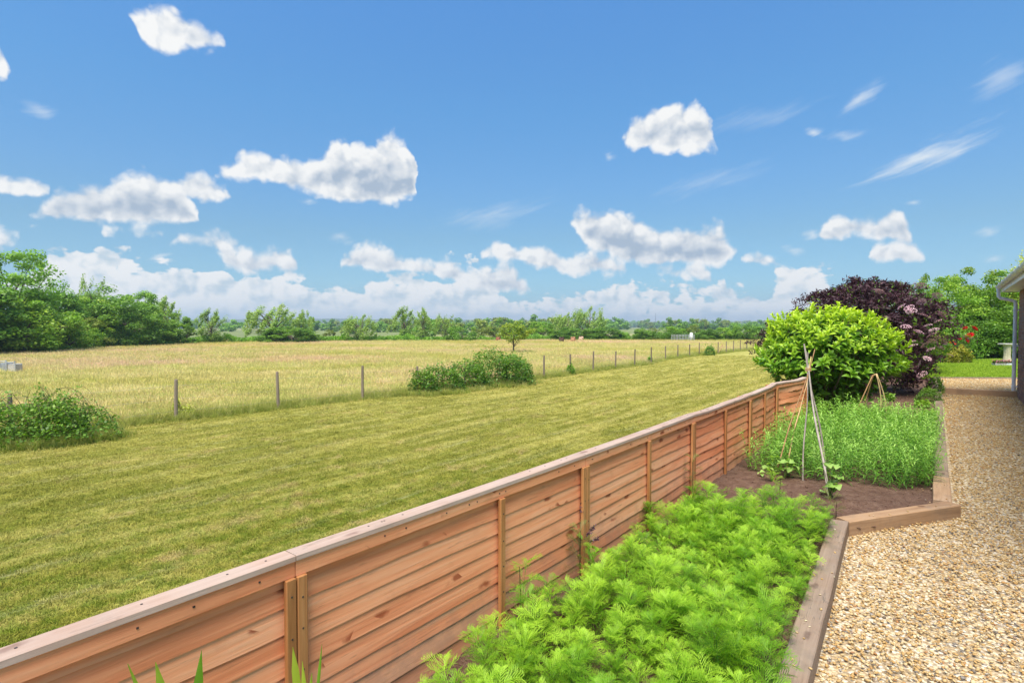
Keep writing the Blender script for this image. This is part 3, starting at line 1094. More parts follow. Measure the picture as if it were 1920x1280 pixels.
for k in range(1, 7):
    p = FJ[k]
    mb = MB()
    mb.box(-0.037, 0.037, 0.034, 0.108, -1.0 if k else 0, 0.765, 0.004)
    po = mb.build('post', M['batten'], fence)
    po.location = p - FJ[1]
    po.rotation_euler = (0, 0, math.atan2(FDIR.y, FDIR.x))

# ------------------------------------------------------------------ timber edging
def sleeper(p0, p1, w, h, z_top, mat, label, joint=0.006, skew=(0, 0)):
    d = (p1 - p0)
    L = d.length
    u = d.normalized()
    o = empty('edging_timber', (p0.x, p0.y, 0), math.atan2(u.y, u.x))
    bpy.data.objects.remove(o)
    n = max(4, int(L / 0.25))
    r = random.Random(label)
    V, F = [], []
    c = 0.006
    for i in range(n + 1):
        t = i / n
        x = joint / 2 + t * (L - joint)
        s0 = skew[0] * (1 - t) ** 8 + skew[1] * t ** 8
        j = [r.uniform(-0.0018, 0.0018) for _ in range(4)]
        lo, hi = -w / 2 + j[0], w / 2 + j[1]
        V += [(x - s0 * w / 2, lo, z_top - h), (x - s0 * w / 2, lo, z_top - c), (x - s0 * w / 2, lo + c, z_top + j[2]), (x + s0 * w / 2, hi - c, z_top + j[3]), (x + s0 * w / 2, hi, z_top - c), (x + s0 * w / 2, hi, z_top - h)]
        if i:
            a, b = 6 * (i - 1), 6 * i
            F += [(a + q, b + q, b + (q + 1) % 6, a + (q + 1) % 6)[::-1] for q in range(6)]
    F += [(5, 4, 3, 2, 1, 0)[::-1], tuple(6 * n + q for q in range(6))[::-1]]
    me = bpy.data.meshes.new('edging_timber')
    me.from_pydata(V, [], F)
    me.materials.append(mat)
    bm_fix(me)
    o = link(bpy.data.objects.new('edging_timber', me))
    o.location = (p0.x, p0.y, 0)
    o.rotation_euler = (0, 0, math.atan2(u.y, u.x))
    return tag(o, label, 'timber', 'timbers edging the garden beds')


def bm_fix(me):
    import bmesh
    bm = bmesh.new()
    bm.from_mesh(me)
    bmesh.ops.recalc_face_normals(bm, faces=bm.faces)
    bm.to_mesh(me)
    bm.free()


W1 = 0.118
a_in = A0 + (A0 - A1).normalized() * 1.6
sleeper(a_in, A1 + Vector((0.0, 0.02, 0)), W1, 0.16, ZT, M['sleeper'], 'long weathered timber edging the feathery green bed, running out under the camera', skew=(0, -0.2))
u_ab = (B1 - A1).normalized()
sleeper(A1 + u_ab * 0.035 + Vector((0, 0.030, 0)), B1 + u_ab * 0.075 + Vector((0, 0.03, 0)), W1, 0.16, ZT - 0.002, M['sleeper_new'], 'tan timber with an angled corner crossing between bare soil and gravel')
uc = (C1 - C0).normalized()
LC = (C1 - C0).length
lens = [0.0, 0.085, 0.34, 0.66, 1.0]
labs = ['short greyish timber edging the corner of the bare soil, nearest piece along the path', 'timber edging the tall leafy green crop beside the gravel, second piece from the soil corner',
        'timber edging the far half of the leafy crop bed beside the gravel', 'narrow looking far timber edging the bed with the dark shrub up to the gravel step']
base = C0 + Vector((0.02, 0.10, 0)) - uc * 0.0
for i in range(4):
    sleeper(base + uc * LC * lens[i], base + uc * LC * lens[i + 1], W1 * (1.0 if i else 1.12), 0.16, ZT - 0.001 * (i % 2), M['sleeper'] if i else M['sleeper_new'], labs[i])
# raised gravel step
ZR = 0.14
T0, T1 = P(1770, 727, ZR), P(1908, 733, ZR)
T2, T3 = P(1757, 707, ZR), P(1915, 708, ZR)
ut = (T1 - T0).normalized()
sleeper(T0 - ut * 0.05, T1 + ut * 0.1, 0.10, 0.17, ZR, M['sleeper_new'], 'brown timber front of the raised gravel step by the downpipe')
un = (T2 - T0).normalized()
sleeper(T0 - Vector((0.05, 0, 0)) + un * 0.06, T2 - Vector((0.05, 0, 0)), 0.14, 0.17, ZR + 0.002, M['sleeper'], 'pale timber on the shrub side of the raised gravel step')
u3 = (T3 - T2).normalized()
sleeper(T2 - u3 * 0.1, T3 + u3 * 0.6, 0.10, 0.17, ZR + 0.006, M['sleeper'], 'low timber between the raised gravel step and the garden lawn')
poly_sheet('gravel_terrace', [(T0.x, T0.y), (T1.x + .5, T1.y), (T3.x + 0.8, T3.y), (T2.x, T2.y)], ZR - 0.03, M['gravel_base'], label='small raised terrace of golden gravel', thick=0.12)
poly_sheet('garden_lawn', [(T2.x - 0.1, T2.y + 0.06), (T3.x + 1.0, T3.y + 0.06), (30, 16), (34, 30), (16, 30), tuple(P(1700, 672, 0.12)[:2]), tuple(P(1730, 700, 0.12)[:2])], ZR - 0.02, M['garden_lawn'], label='bright green lawn at the end of the garden')

# ------------------------------------------------------------------ gravel stones
def pebble(seed, r=1.0):
    q = np.random.default_rng(seed)
    import bmesh
    bm = bmesh.new()
    bmesh.ops.create_icosphere(bm, subdivisions=1, radius=1.0)
    V = np.array([v.co[:] for v in bm.verts])
    F = np.array([[v.index for v in f.verts] for f in bm.faces])
    bm.free()
    V = V + q.normal(0, 0.16, V.shape)
    # a few flat faces, as broken stone has
    for _ in range(5):
        n = q.normal(0, 1, 3)
        n /= np.linalg.norm(n)
        d = q.uniform(0.5, 0.8)
        e = V @ n - d
        V = V - np.outer(np.maximum(e, 0), n)
    return mesh_np('pebble_shape', V * np.array([1.3, 0.95, 0.55]) * r, F, M['stone'])


stones = [proto('pebble_shape', pebble(i)) for i in range(7)]
q = np.random.default_rng(3)
NP = 340000
y = 1.3 + (13.6 - 1.3) * q.random(NP) ** 1.25
x = q.uniform(0.3, 14, NP)
dens = np.interp(y, [1.3, 5, 8, 13.6], [1.0, 1.0, 0.75, 0.6])
wall_off = (x - HC.x) * (-0.782) + (y - HC.y) * 0.623
inframe = (x / np.maximum(y, 0.1) < 1.12)
ok = ~left_of_edging(x - 0.055, y) & (wall_off > 0.0) & inframe & (q.random(NP) < dens) & (y < 13.2 + (x - 10.5) * -0.2)
x, y = x[ok], y[ok]
n = len(x)
sz = q.uniform(0.005, 0.0105, n) * np.interp(y, [1.3, 6, 13], [1.0, 1.1, 1.7])
big = q.random(n) < 0.03
sz[big] *= 1.35
zz = q.uniform(-0.008, 0.006, n) + (vnoise(x, y, 0.25, 9) - 0.5) * 0.02
# the raised terrace
n2 = 9000
aa, bb = q.random(n2), q.random(n2)
Q = (1 - bb)[:, None] * ((1 - aa)[:, None] * np.array(T0[:2]) + aa[:, None] * np.array(T1[:2])) + bb[:, None] * ((1 - aa)[:, None] * np.array(T2[:2]) + aa[:, None] * np.array(T3[:2]))
pts = np.concatenate([np.stack([x, y, zz], 1), np.column_stack([Q, np.full(n2, ZR - 0.028) + q.uniform(-.006, .006, n2)])])
sz = np.concatenate([sz, q.uniform(0.010, 0.02, n2)])
n = len(pts)
# a few stones kicked up onto the timbers and the edge of the soil
ex = []
for a_, b_, k_ in ((A0, A1, 26), (A1, B1, 10), (C0 + Vector((0.02, 0.1, 0)), C1, 60)):
    for _ in range(k_):
        t_ = q.random()
        p_ = a_.lerp(b_, t_)
        off_ = q.normal(0, 0.035) - (0.10 if q.random() < 0.4 else 0)
        ex.append((p_.x + off_, p_.y - off_ * 0.5, (ZT + 0.004) if abs(off_) < 0.05 else ZS + 0.01))
pts = np.vstack([pts, np.array(ex)])
sz = np.concatenate([sz, q.uniform(0.005, 0.009, len(ex))])
n = len(pts)
rot = np.stack([q.normal(0, 0.3, n), q.normal(0, 0.3, n), q.uniform(0, 6.28, n)], 1)
g = gn_scatter('gravel', pts, rot, sz, q.integers(0, len(stones), n), stones)
tag(g, 'golden and buff gravel stones covering the garden path', kind='stuff')

# clods and crumbs on the bare soil
def clod(seed):
    me = pebble(seed + 40)
    me.materials.clear()
    me.materials.append(M['soil'])
    return me


clods = [proto('clod_shape', clod(i)) for i in range(4)]
n = 26000
y = q.uniform(1.0, 12.5, n)
x = q.uniform(-1.5, 11, n)
ok = (np.vectorize(fence_off)(x, y) > 0.03) & left_of_edging(x + 0.09, y)
x, y = x[ok], y[ok]
n = len(x)
pts = np.stack([x, y, lumpy(x, y) + 0.001], 1)
g = gn_scatter('soil_crumbs', pts, np.stack([q.uniform(0, 6, n)] * 3, 1), q.uniform(0.003, 0.010, n) * (1 + 1.3 * (q.random(n) < 0.05)), q.integers(0, 4, n), clods)
tag(g, 'crumbs and clods of brown soil on the beds', kind='stuff')

# ------------------------------------------------------------------ the house corner
house = tag(empty('house', HC), 'brown brick bungalow corner with white gutter beside the gravel path', 'house')
hz = math.atan2(-house_d.y, -house_d.x)      # house x axis: from the far corner towards the camera, y axis points to the path? checked below
house.rotation_euler = (0, 0, hz)
# local: +x towards the camera along the wall; the path lies at local -y
HL, HH = 13.0, 2.42


def brick_mat():
    m, w, b = new_mat('brown_brick')
    oi = w.new('ShaderNodeObjectInfo')
    tc = w.new('ShaderNodeTexCoord').outputs['Object']
    c = w.ramp(oi.outputs['Random'], [(0.0, (0.17, 0.085, 0.062)), (0.4, (0.27, 0.13, 0.09)), (0.75, (0.34, 0.18, 0.125)), (1.0, (0.24, 0.175, 0.15))])
    n = w.noise(tc, 40.0, 4.0, 0.65)
    c = w.mix(w.rng(n, 0.4, 0.7, 0, 0.5), c, (0.26, 0.17, 0.13))
    w.link(c, b.inputs['Base Color'])
    b.inputs['Roughness'].default_value = 0.9
    return m


M['brick'] = brick_mat()
# path side sign: local -y or +y
py_ = Matrix.Rotation(-hz, 3, 'Z') @ house_n
SY = 1.0 if py_.y > 0 else -1.0              # the path is at local SY * y
mb = MB()
y0, y1 = sorted((SY * -0.006, SY * -0.30))
mb.box(0.006, HL, y0, y1, -0.3, HH)
mb.build('wall', M['mortar'], house)
bme = bpy.data.meshes.new('brick')
bb_ = MB()
bb_.box(0, 0.215, -0.05, 0.0, 0, 0.065, 0.003) if SY < 0 else bb_.box(0, 0.215, 0.0, 0.05, 0, 0.065, 0.003)
bme.from_pydata(bb_.v, [], bb_.f)
bme.materials.append(M['brick'])
ncol = 9
cnt = 0
rest = MB()
for row in range(32):
    for c_ in range(-1, 56):
        xx = c_ * 0.225 + (0.1125 if row % 2 else 0.0)
        x0, x1 = max(0.0, xx), xx + 0.215
        if x1 - x0 < 0.03:
            continue
        zz_ = row * 0.075 + 0.005
        if c_ < ncol and cnt < 300:
            bo = link(bpy.data.objects.new('brick', bme), house)
            bo.location = (x0, SY * (-0.05 + 0.004) if SY > 0 else 0.046, zz_)
            bo.scale.x = (x1 - x0) / 0.215
            cnt += 1
        else:
            yy = sorted((SY * -0.046, SY * 0.004))
            rest.box(x0, min(x1, HL), yy[0], yy[1], zz_, zz_ + 0.065)
tag(rest.build('brickwork', M['brick'], house), kind='stuff')
# eaves: soffit, fascia, gutter with brackets, roof slope
OV = 0.30
def ybox(mb, x0, x1, a, b, z0, z1, bev=0):
    ya, yb = sorted((SY * a, SY * b))
    return mb.box(x0, x1, ya, yb, z0, z1, bev)
mb = MB(); ybox(mb, -0.12, HL, 0.001, OV - 0.02, HH - 0.012, HH); mb.build('soffit', M['white_plastic'], house)
mb = MB(); ybox(mb, -0.14, HL, OV - 0.019, OV, HH - 0.03, HH + 0.15); mb.build('fascia', M['white_plastic'], house)
mb = MB(); mb.add([(-0.13, SY * OV, HH - 0.03), (-0.13, SY * -0.4, HH - 0.03), (-0.13, SY * -0.4, HH + 0.55), (-0.13, SY * OV, HH + 0.15),
                   (-0.11, SY * OV, HH - 0.03), (-0.11, SY * -0.4, HH - 0.03), (-0.11, SY * -0.4, HH + 0.55), (-0.11, SY * OV, HH + 0.15)],
                  [(0, 1, 2, 3), (7, 6, 5, 4), (0, 3, 7, 4), (3, 2, 6, 7), (2, 1, 5, 6), (1, 0, 4, 5)]); mb.build('bargeboard', M['white_plastic'], house)
# half-round gutter
GX0 = -0.16
V, F = [], []
nseg = 10
gr = 0.058
gy, gz = OV + 0.002 + gr, HH + 0.105
for x_ in (GX0, HL):
    for rr in (gr, gr - 0.005):
        for i in range(nseg + 1):
            a_ = math.pi * i / nseg
            V.append((x_, SY * (gy - rr * math.cos(a_)), gz - rr * math.sin(a_)))
m_ = nseg + 1
for i in range(nseg):
    F += [(i, i + 1, 2 * m_ + i + 1, 2 * m_ + i), (m_ + i, 3 * m_ + i, 3 * m_ + i + 1, m_ + i + 1), (i, m_ + i, m_ + i + 1, i + 1), (2 * m_ + i, 2 * m_ + i + 1, 3 * m_ + i + 1, 3 * m_ + i)]
F += [(0, 2 * m_, 3 * m_, m_), (nseg, m_ + nseg, 3 * m_ + nseg, 2 * m_ + nseg)]
F.append(tuple(range(m_ - 1, -1, -1)))
me = bpy.data.meshes.new('gutter')
me.from_pydata(V, [], F)
me.materials.append(M['grey_plastic'])
gut = link(bpy.data.objects.new('gutter', me), house)
for i in range(13):
    mb = MB()
    pts_ = [(0.25 + i * 0.9, SY * (gy - (gr + .004) * math.cos(math.pi * j / 8)), gz - (gr + .004) * math.sin(math.pi * j / 8)) for j in range(9)]
    mb.tube(pts_, 0.009, 4)
    mb.build('bracket', M['white_plastic'], gut)
# roof tiles: courses of plain slabs rising away from the eaves
mb = MB()
for c_ in range(8):
    a0, a1 = OV + 0.05 - c_ * 0.26, OV + 0.05 - c_ * 0.26 - 0.30
    z0_, z1_ = HH + 0.14 + c_ * 0.13, HH + 0.14 + c_ * 0.13 + 0.13
    mb.add([(-0.16, SY * a0, z0_), (HL, SY * a0, z0_), (HL, SY * a1, z1_), (-0.16, SY * a1, z1_), (-0.16, SY * a0, z0_ + 0.03), (HL, SY * a0, z0_ + 0.03), (HL, SY * a1, z1_ + 0.02), (-0.16, SY * a1, z1_ + 0.02)],
           [(0, 1, 2, 3), (7, 6, 5, 4), (0, 4, 5, 1), (1, 5, 6, 2), (2, 6, 7, 3), (3, 7, 4, 0)])
mb.build('roof', M['roof_tile'], house)
# downpipe: out of the gutter end, back under the soffit, down the wall
pf = house.matrix_world
house_m = Matrix.Translation(HC) @ Matrix.Rotation(hz, 4, 'Z')
foot = house_m.inverted() @ P(1896, 744, 0.02)
dx, dy = 0.0, 0.0
wx, wy = 0.16, SY * 0.055
mb = MB()
gx = 0.02
mb.tube([(gx, SY * gy, gz - 0.03), (gx, SY * gy, gz - 0.20), (gx, SY * (gy - .004), gz - 0.235), (gx, SY * (gy - .03), gz - 0.275),
         (gx + .01, SY * 0.12, gz - 0.335), (gx + .02, SY * 0.075, gz - 0.365), (gx + .02, SY * 0.066, gz - 0.41), (gx + .02, SY * 0.066, gz - 0.5)], 0.034, 14)
mb.tube([(gx, SY * gy, gz - 0.02), (gx, SY * gy, gz - 0.10)], 0.042, 14)
mb.tube([(gx + .02, SY * 0.066, gz - 0.50), (gx + .02, SY * 0.066, 0.0)], 0.036, 14)
dp = mb.build('downpipe', M['grey_plastic'], house, smooth=False)
for z_ in (0.22, 1.15, 1.95):
    mb = MB()
    mb.tube([(gx + .02, SY * 0.066, z_), (gx + .02, SY * 0.066, z_ + 0.035)], 0.043, 12)
    ybox(mb, gx - 0.035, gx + 0.075, 0.005, 0.03, z_ + 0.003, z_ + 0.032)
    mb.build('bracket', M['white_plastic'], dp)

# ------------------------------------------------------------------ things at the end of the garden
def at(px, py, z=ZR - 0.02):
    return P(px, py, z)


b0_ = at(1888, 679)
bird = tag(empty('bird_table', b0_), 'pale stone pillar with a flat slab top on the end lawn behind the downpipe', 'pedestal')
s_ = b0_.y / 1030.0
hpil = 33 * s_
mb = MB(); lathe(mb, [(9 * s_, 0), (9 * s_, 2 * s_), (6.5 * s_, 4 * s_), (5.4 * s_, 12 * s_), (5.6 * s_, hpil - 4 * s_), (7 * s_, hpil)], n=12); mb.build('pillar', M['stone_pale'], bird)
mb = MB(); mb.box(-11 * s_, 11 * s_, -9 * s_, 9 * s_, hpil, hpil + 2.4 * s_, 0.01); mb.build('slab_top', M['stone_grey'], bird)
b1_ = at(1873, 669)
s1 = b1_.y / 1030.0
bench = tag(empty('stone_bench', b1_), 'low pale stone seat under the hedge left of the pedestal', 'bench')
mb = MB(); mb.box(-9 * s1, 9 * s1, -5 * s1, 5 * s1, 4.5 * s1, 8 * s1, 0.01); mb.build('seat', M['stone_pale'], bench)
for sx in (-1, 1):
    mb = MB(); mb.box(sx * 6 * s1 - 0.05, sx * 6 * s1 + 0.05, -4 * s1, 4 * s1, 0, 4.5 * s1); mb.build('leg', M['stone_pale'], bench)
M['flower_pink'] = leaf_mat('pink_petals', (0.35, 0.03, 0.08), (0.65, 0.12, 0.22), (0.8, 0.5, 0.55), trans=0.3, tcol=(1, .8, .8))
M['planter_leaf'] = leaf_mat('planter_leaves', (0.05, 0.10, 0.02), (0.09, 0.18, 0.03), (0.14, 0.26, 0.05))
for px_, w_, col_, lab in ((1873, 10, M['stone_grey'], 'long grey trough of pink flowers on the end lawn'), (1890, 6.5, M['white_plastic'], 'small white planter beside the foot of the pedestal')):
    c0_ = at(px_, 686.5)
    sc_ = c0_.y / 1030.0
    pl_ = tag(empty('flower_trough', c0_), lab, 'planter')
    mb = MB()
    w0, w1, dd_, h_ = w_ * sc_, w_ * sc_ * 1.12, 3.5 * sc_, 6 * sc_
    mb.add([(-w0, -dd_, 0), (w0, -dd_, 0), (w0, dd_, 0), (-w0, dd_, 0), (-w1, -dd_ * 1.2, h_), (w1, -dd_ * 1.2, h_), (w1, dd_ * 1.2, h_), (-w1, dd_ * 1.2, h_),
            (-w1 + .02, -dd_ * 1.2 + .02, h_), (w1 - .02, -dd_ * 1.2 + .02, h_), (w1 - .02, dd_ * 1.2 - .02, h_), (-w1 + .02, dd_ * 1.2 - .02, h_), (-w0, -dd_, h_ * .8), (w0, -dd_, h_ * .8), (w0, dd_, h_ * .8), (-w0, dd_, h_ * .8)],
           [(3, 2, 1, 0), (0, 1, 5, 4), (1, 2, 6, 5), (2, 3, 7, 6), (3, 0, 4, 7), (4, 5, 9, 8), (5, 6, 10, 9), (6, 7, 11, 10), (7, 4, 8, 11), (8, 9, 13, 12), (9, 10, 14, 13), (10, 11, 15, 14), (11, 8, 12, 15), (12, 13, 14, 15)])
    mb.build('trough', col_, pl_)
    rr_ = np.random.default_rng(int(px_))
    for nm, mt, cnt_, zz2 in (('foliage', M['planter_leaf'], 160, 0.02), ('flowers', M['flower_pink'], 70, 0.06)):
        Pp = np.stack([rr_.uniform(-w1, w1, cnt_), rr_.uniform(-dd_, dd_, cnt_), h_ + rr_.uniform(0, zz2 + .05, cnt_)], 1)
        V_ = (Pp[:, None, :] + rr_.normal(0, 0.022, (cnt_, 4, 3))).reshape(-1, 3)
        tag(obj_np(nm, V_, np.arange(cnt_ * 4).reshape(-1, 4), mt, pl_, rr_.random(cnt_ * 4)), kind='stuff')
slab = tag(empty('paving_slab', at(1838, 684.5)), 'flat grey stepping slab set in the end lawn', 'slab')
bpy.data.objects.remove(slab)
mb = MB(); mb.box(-0.30, 0.30, -0.28, 0.28, 0, 0.02, 0.005)
for k_, px_ in enumerate((1826, 1846)):
    o_ = mb.build('paving_slab', M['stone_grey'])
    o_.location = at(px_, 684 + k_ * 1.2)
    o_.rotation_euler[2] = 0.2 * k_
    tag(o_, ['flat grey stepping slab in the end lawn, nearer the rose', 'flat grey stepping slab in the end lawn, nearer the flower trough'][k_], 'slab', 'stepping slabs in the end lawn')

# ------------------------------------------------------------------ wire fence of the meadow
wf = tag(empty('wire_fence', WPOST[1]), 'long field fence of weathered round posts and wire between meadow and mown grass', 'fence')
prm = [0]
pm = []
for v_ in range(3):
    mb = MB()
    mb.tube([(0, 0, -0.1), (0.003 * v_, 0, 0.5), (0.006 * (v_ - 1), 0.004, 1.12), (0.006 * (v_ - 1), 0.004, 1.15)], [0.050, 0.046, 0.043, 0.036], 9)
    o_ = mb.build('post', M['post'], wf, smooth=False)
    pm.append(o_.data)
    bpy.data.objects.remove(o_)
heights = [0.0] * len(WPOST)
extra = [(0.02, 0.0)] * len(WPOST)
for i, p in enumerate(WPOST):
    if i in (5, 6):
        pass
    o_ = link(bpy.data.objects.new('post', pm[i % 3]), wf)
    o_.location = p - WPOST[1]
    h_ = [0.92, 1.0, 1.04, 1.06, 0.93, 0.9, 0.95, 1.0, 0.98][i] if i < 9 else prng.uniform(0.92, 1.04)
    o_.scale = (1, 1, h_)
    o_.rotation_euler = (prng.uniform(-.03, .03), prng.uniform(-.03, .03), prng.uniform(0, 6))
# strainer strut of the red-brown braced post
o_ = None
mb = MB()
pa, pb_ = WPOST[17] - WPOST[1], WPOST[18] - WPOST[1]
mb.tube([pa + Vector((0, 0, 0.05)), pa * 0.45 + pb_ * 0.55 + Vector((0, 0, 0.85))], 0.04, 6)
mb.build('strut', M['cane_brown'], wf)
for z_ in (0.28, 0.62, 0.98):
    mb = MB()
    pts_ = []
    for a_, b_ in zip(WLINE[1:-1], WLINE[2:]):
        for t in (0, .33, .66):
            pp = a_.lerp(b_, t) - WPOST[1]
            pts_.append(pp + Vector((0, 0.0, z_ - 0.03 * math.sin(t * math.pi))))
    mb.tube(pts_, 0.0022, 3)
    mb.build('wire', M['wire'], wf)

# ------------------------------------------------------------------ bean canes
def cane(p0, p1, r0, r1, mat, parent, name='cane', bend=0.0):
    pts_, rad = [], []
    n = 9
    for i in range(n + 1):
        t = i / n
        pts_.append(p0.lerp(p1, t) + Vector((bend * math.sin(math.pi * t), 0, 0)))
        rad.append(r0 + (r1 - r0) * t + (0.0012 if i % 3 == 1 else 0))
    mb = MB()
    mb.tube(pts_, rad, 7)
    return mb.build(name, mat, parent, smooth=True)


tie = PD(1515.5, 692, 6.15)
wig = tag(empty('cane_wigwam', (tie.x, tie.y, ZS)), 'tall wigwam of five long canes tied at the top on the bare soil', 'plant support')
o0 = Vector((tie.x, tie.y, ZS))
feet = [(P(1444, 905, ZS), PD(1507, 640, 6.2), M['cane_brown'], 0.008), (P(1468, 897, ZS), PD(1520, 662, 6.1), M['cane_tan'], 0.009), (P(1505, 902, ZS), PD(1519, 656, 6.25), M['cane_grey'], 0.010),
        (P(1556, 937, ZS), PD(1505, 627, 6.10), M['cane_grey'], 0.014), (P(1554, 885, ZS), PD(1508, 640, 6.2), M['cane_grey'], 0.012)]
for f_, top_, mt, r_ in feet:
    f2 = f_.copy(); f2.z = ZS - 0.06
    # pass through the tie
    t_ = tie + (f_ - tie).normalized() * 0.02 + Vector((prng.uniform(-.008, .008), prng.uniform(-.01, .01), 0))
    mb = MB()
    pts_ = [f2 - o0 + (t_ - f2) * s for s in (0, .12, .25, .37, .5, .62, .75, .87, 1)]
    ext = (t_ - f2).normalized() * (top_ - tie).length * 1.0
    pts_ += [t_ - o0 + ext * .5, t_ - o0 + ext]
    for i_, pp in enumerate(pts_):
        pp.x += 0.010 * math.sin(i_ * 0.9 + r_ * 900)
    mb.tube(pts_, [r_ * 0.85 * (1 - 0.045 * i_) + (0.0015 if i_ % 3 == 1 else 0) for i_ in range(11)], 7)
    mb.build('cane', mt, wig, smooth=True)
mb = MB()
for k_ in range(5):
    ring = [(0.030 * math.cos(a_ * 0.7854), 0.030 * math.sin(a_ * 0.7854), tie.z - ZS - 0.02 + k_ * 0.009 + 0.002 * math.sin(a_)) for a_ in range(9)]
    mb.tube(ring, 0.004, 4)
mb.build('string_tie', M['cane_tan'], wig)

t2 = PD(1640, 703, 8.6)
z0 = ZS
small = tag(empty('cane_tripod', (t2.x, t2.y, z0)), 'short orange cane tripod in front of the glossy laurel shrub', 'plant support')
o0 = Vector((t2.x, t2.y, z0))
for px_, py_2, tx, bend in ((1622, 757, -0.02, 0), (1652, 753, 0.03, 0.05), (1644, 760, 0.02, 0.06), (1618, 748, -0.03, 0.0)):
    f_ = PD(px_, py_2, 8.6 + prng.uniform(-.15, .15))
    dv = (f_ - t2)
    k_ = (z0 - t2.z) / dv.z
    f_ = t2 + dv * k_
    cane(f_ - o0, t2 - o0 + Vector((tx, 0, prng.uniform(0.0, 0.03))), 0.010, 0.007, M['cane_tan'] if tx > 0 else M['cane_brown'], small, bend=bend)
mb = MB(); mb.tube([(-0.02, 0, t2.z - z0), (0.02, 0.01, t2.z - z0 + 0.01)], 0.012, 6); mb.build('string_tie', M['cane_tan'], small)

# ------------------------------------------------------------------ metal things in the field
tr0 = P(24, 699, ZF)
stock = tag(empty('stock_tank', tr0), 'grey galvanised sheep hurdles and tank standing in the meadow beside the wood', 'trough')
s2 = tr0.y / 1030.0
for i_, (xa, xb, h_) in enumerate(((-15, -1, 23), (0, 16, 21))):
    mb = MB()
    mb.box(xa * s2, xb * s2, -0.35, 0.10, 0.1, h_ * s2 * 0.85, 0.02)
    mb.build('tank', M['galv'] if i_ == 0 else M['stone_grey'], stock)
    for xx_ in (xa, xb):
        mb = MB(); mb.tube([(xx_ * s2, -0.38, 0), (xx_ * s2, -0.38, h_ * s2 * 1.1)], 0.03, 6); mb.build('upright', M['galv'], stock)
    mb = MB(); mb.tube([(xa * s2, -0.38, h_ * s2 * 0.98), (xb * s2, -0.38, h_ * s2 * 0.98)], 0.025, 5); mb.build('rail', M['galv'], stock)
g0 = P(1281, 643, ZF)
s3 = g0.y / 1030.0
hur = tag(empty('metal_hurdles', g0), 'row of silver metal hurdles far off in front of the right hand hedge', 'gate')
for k_ in range(4):
    x0_ = (-22 + k_ * 11) * s3
    mb = MB()
    for z_ in (0.35, 0.6, 0.85, 1.1, 1.3):
        mb.tube([(x0_, 0, z_), (x0_ + 10 * s3, 0, z_)], 0.035, 5)
    for f_ in (0, 5, 10):
        mb.tube([(x0_ + f_ * s3, 0, 0), (x0_ + f_ * s3, 0, 1.35)], 0.035, 5)
    mb.build('hurdle', M['galv'], hur)
w0_ = P(1296, 643.5, ZF)
wt = tag(empty('feed_hopper', w0_), 'white conical feed hopper on legs beside the far silver hurdles', 'hopper')
mb = MB(); lathe(mb, [(0.15, 0.7), (0.26, 0.95), (0.26, 1.45), (0.15, 1.6), (0.05, 1.65)], n=12); mb.build('drum', M['white_plastic'], wt)
for a_ in range(3):
    mb = MB(); mb.tube([(0.35 * math.cos(a_ * 2.1), 0.35 * math.sin(a_ * 2.1), 1.1), (0.5 * math.cos(a_ * 2.1), 0.5 * math.sin(a_ * 2.1), 0)], 0.04, 5); mb.build('leg', M['galv'], wt)
for px_, top_, lab in ((1229, 587, 'thin lattice mast on the horizon above the right hedge, nearer the big willow'), (1322, 594, 'first of two close thin masts on the far horizon'), (1326, 598, 'shorter of the two close thin masts on the far horizon')):
    d_ = 1500.0
    b_ = PD(px_, 616, d_); t_ = PD(px_, top_, d_)
    mb = MB()
    h_ = t_.z - ZF
    for sx, sy in ((-1, -1), (1, -1), (1, 1), (-1, 1)):
        mb.tube([(sx * 1.1, sy * 1.1, 0), (sx * 0.25, sy * 0.25, h_)], [0.28, 0.14], 4)
    for j in range(14):
        f0, f1 = j / 14, (j + 1) / 14
        r0_, r1_ = 1.1 - 0.85 * f0, 1.1 - 0.85 * f1
        mb.tube([(-r0_, -r0_, f0 * h_), (r1_, -r1_, f1 * h_)], 0.1, 3)
        mb.tube([(r0_, r0_, f0 * h_), (-r1_, r1_, f1 * h_)], 0.1, 3)
    o_ = mb.build('mast', M['wire'])
    o_.location = (b_.x, b_.y, ZF)
    tag(o_, lab, 'mast')


# ------------------------------------------------------------------ foliage builders
def rand_unit(q, n):
    v = q.normal(0, 1, (n, 3))
    return v / np.linalg.norm(v, axis=1, keepdims=True)


def leaf_cloud(P_, q, size, aspect=0.55, up=0.35, tint=None, outward=None, droop=0.0, n_jit=0.75):
    """One four-cornered leaf (or spray of leaves) at each point, lying more or less level."""
    n = len(P_)
    N = rand_unit(q, n) * n_jit
    N[:, 2] += up
    if outward is not None:
        N += outward * 0.6
    N /= np.linalg.norm(N, axis=1, keepdims=True)
    T = np.cross(N, rand_unit(q, n))
    T /= np.linalg.norm(T, axis=1, keepdims=True) + 1e-9
    if droop:
        T[:, 2] -= droop
        T /= np.linalg.norm(T, axis=1, keepdims=True)
    B = np.cross(N, T)
    s = (np.asarray(size) * q.uniform(0.6, 1.35, n))[:, None]
    a = P_ - T * s * 0.5
    c = P_ + T * s * 0.5 - N * s * 0.12
    b = P_ + B * s * aspect * 0.5 + N * s * 0.05
    d = P_ - B * s * aspect * 0.5 + N * s * 0.05
    V = np.stack([a, b, c, d], 1).reshape(-1, 3)
    F = np.arange(4 * n).reshape(-1, 4)
    if tint is None:
        tint = q.uniform(0.2, 0.8, n)
    return V, F, np.repeat(tint, 4)


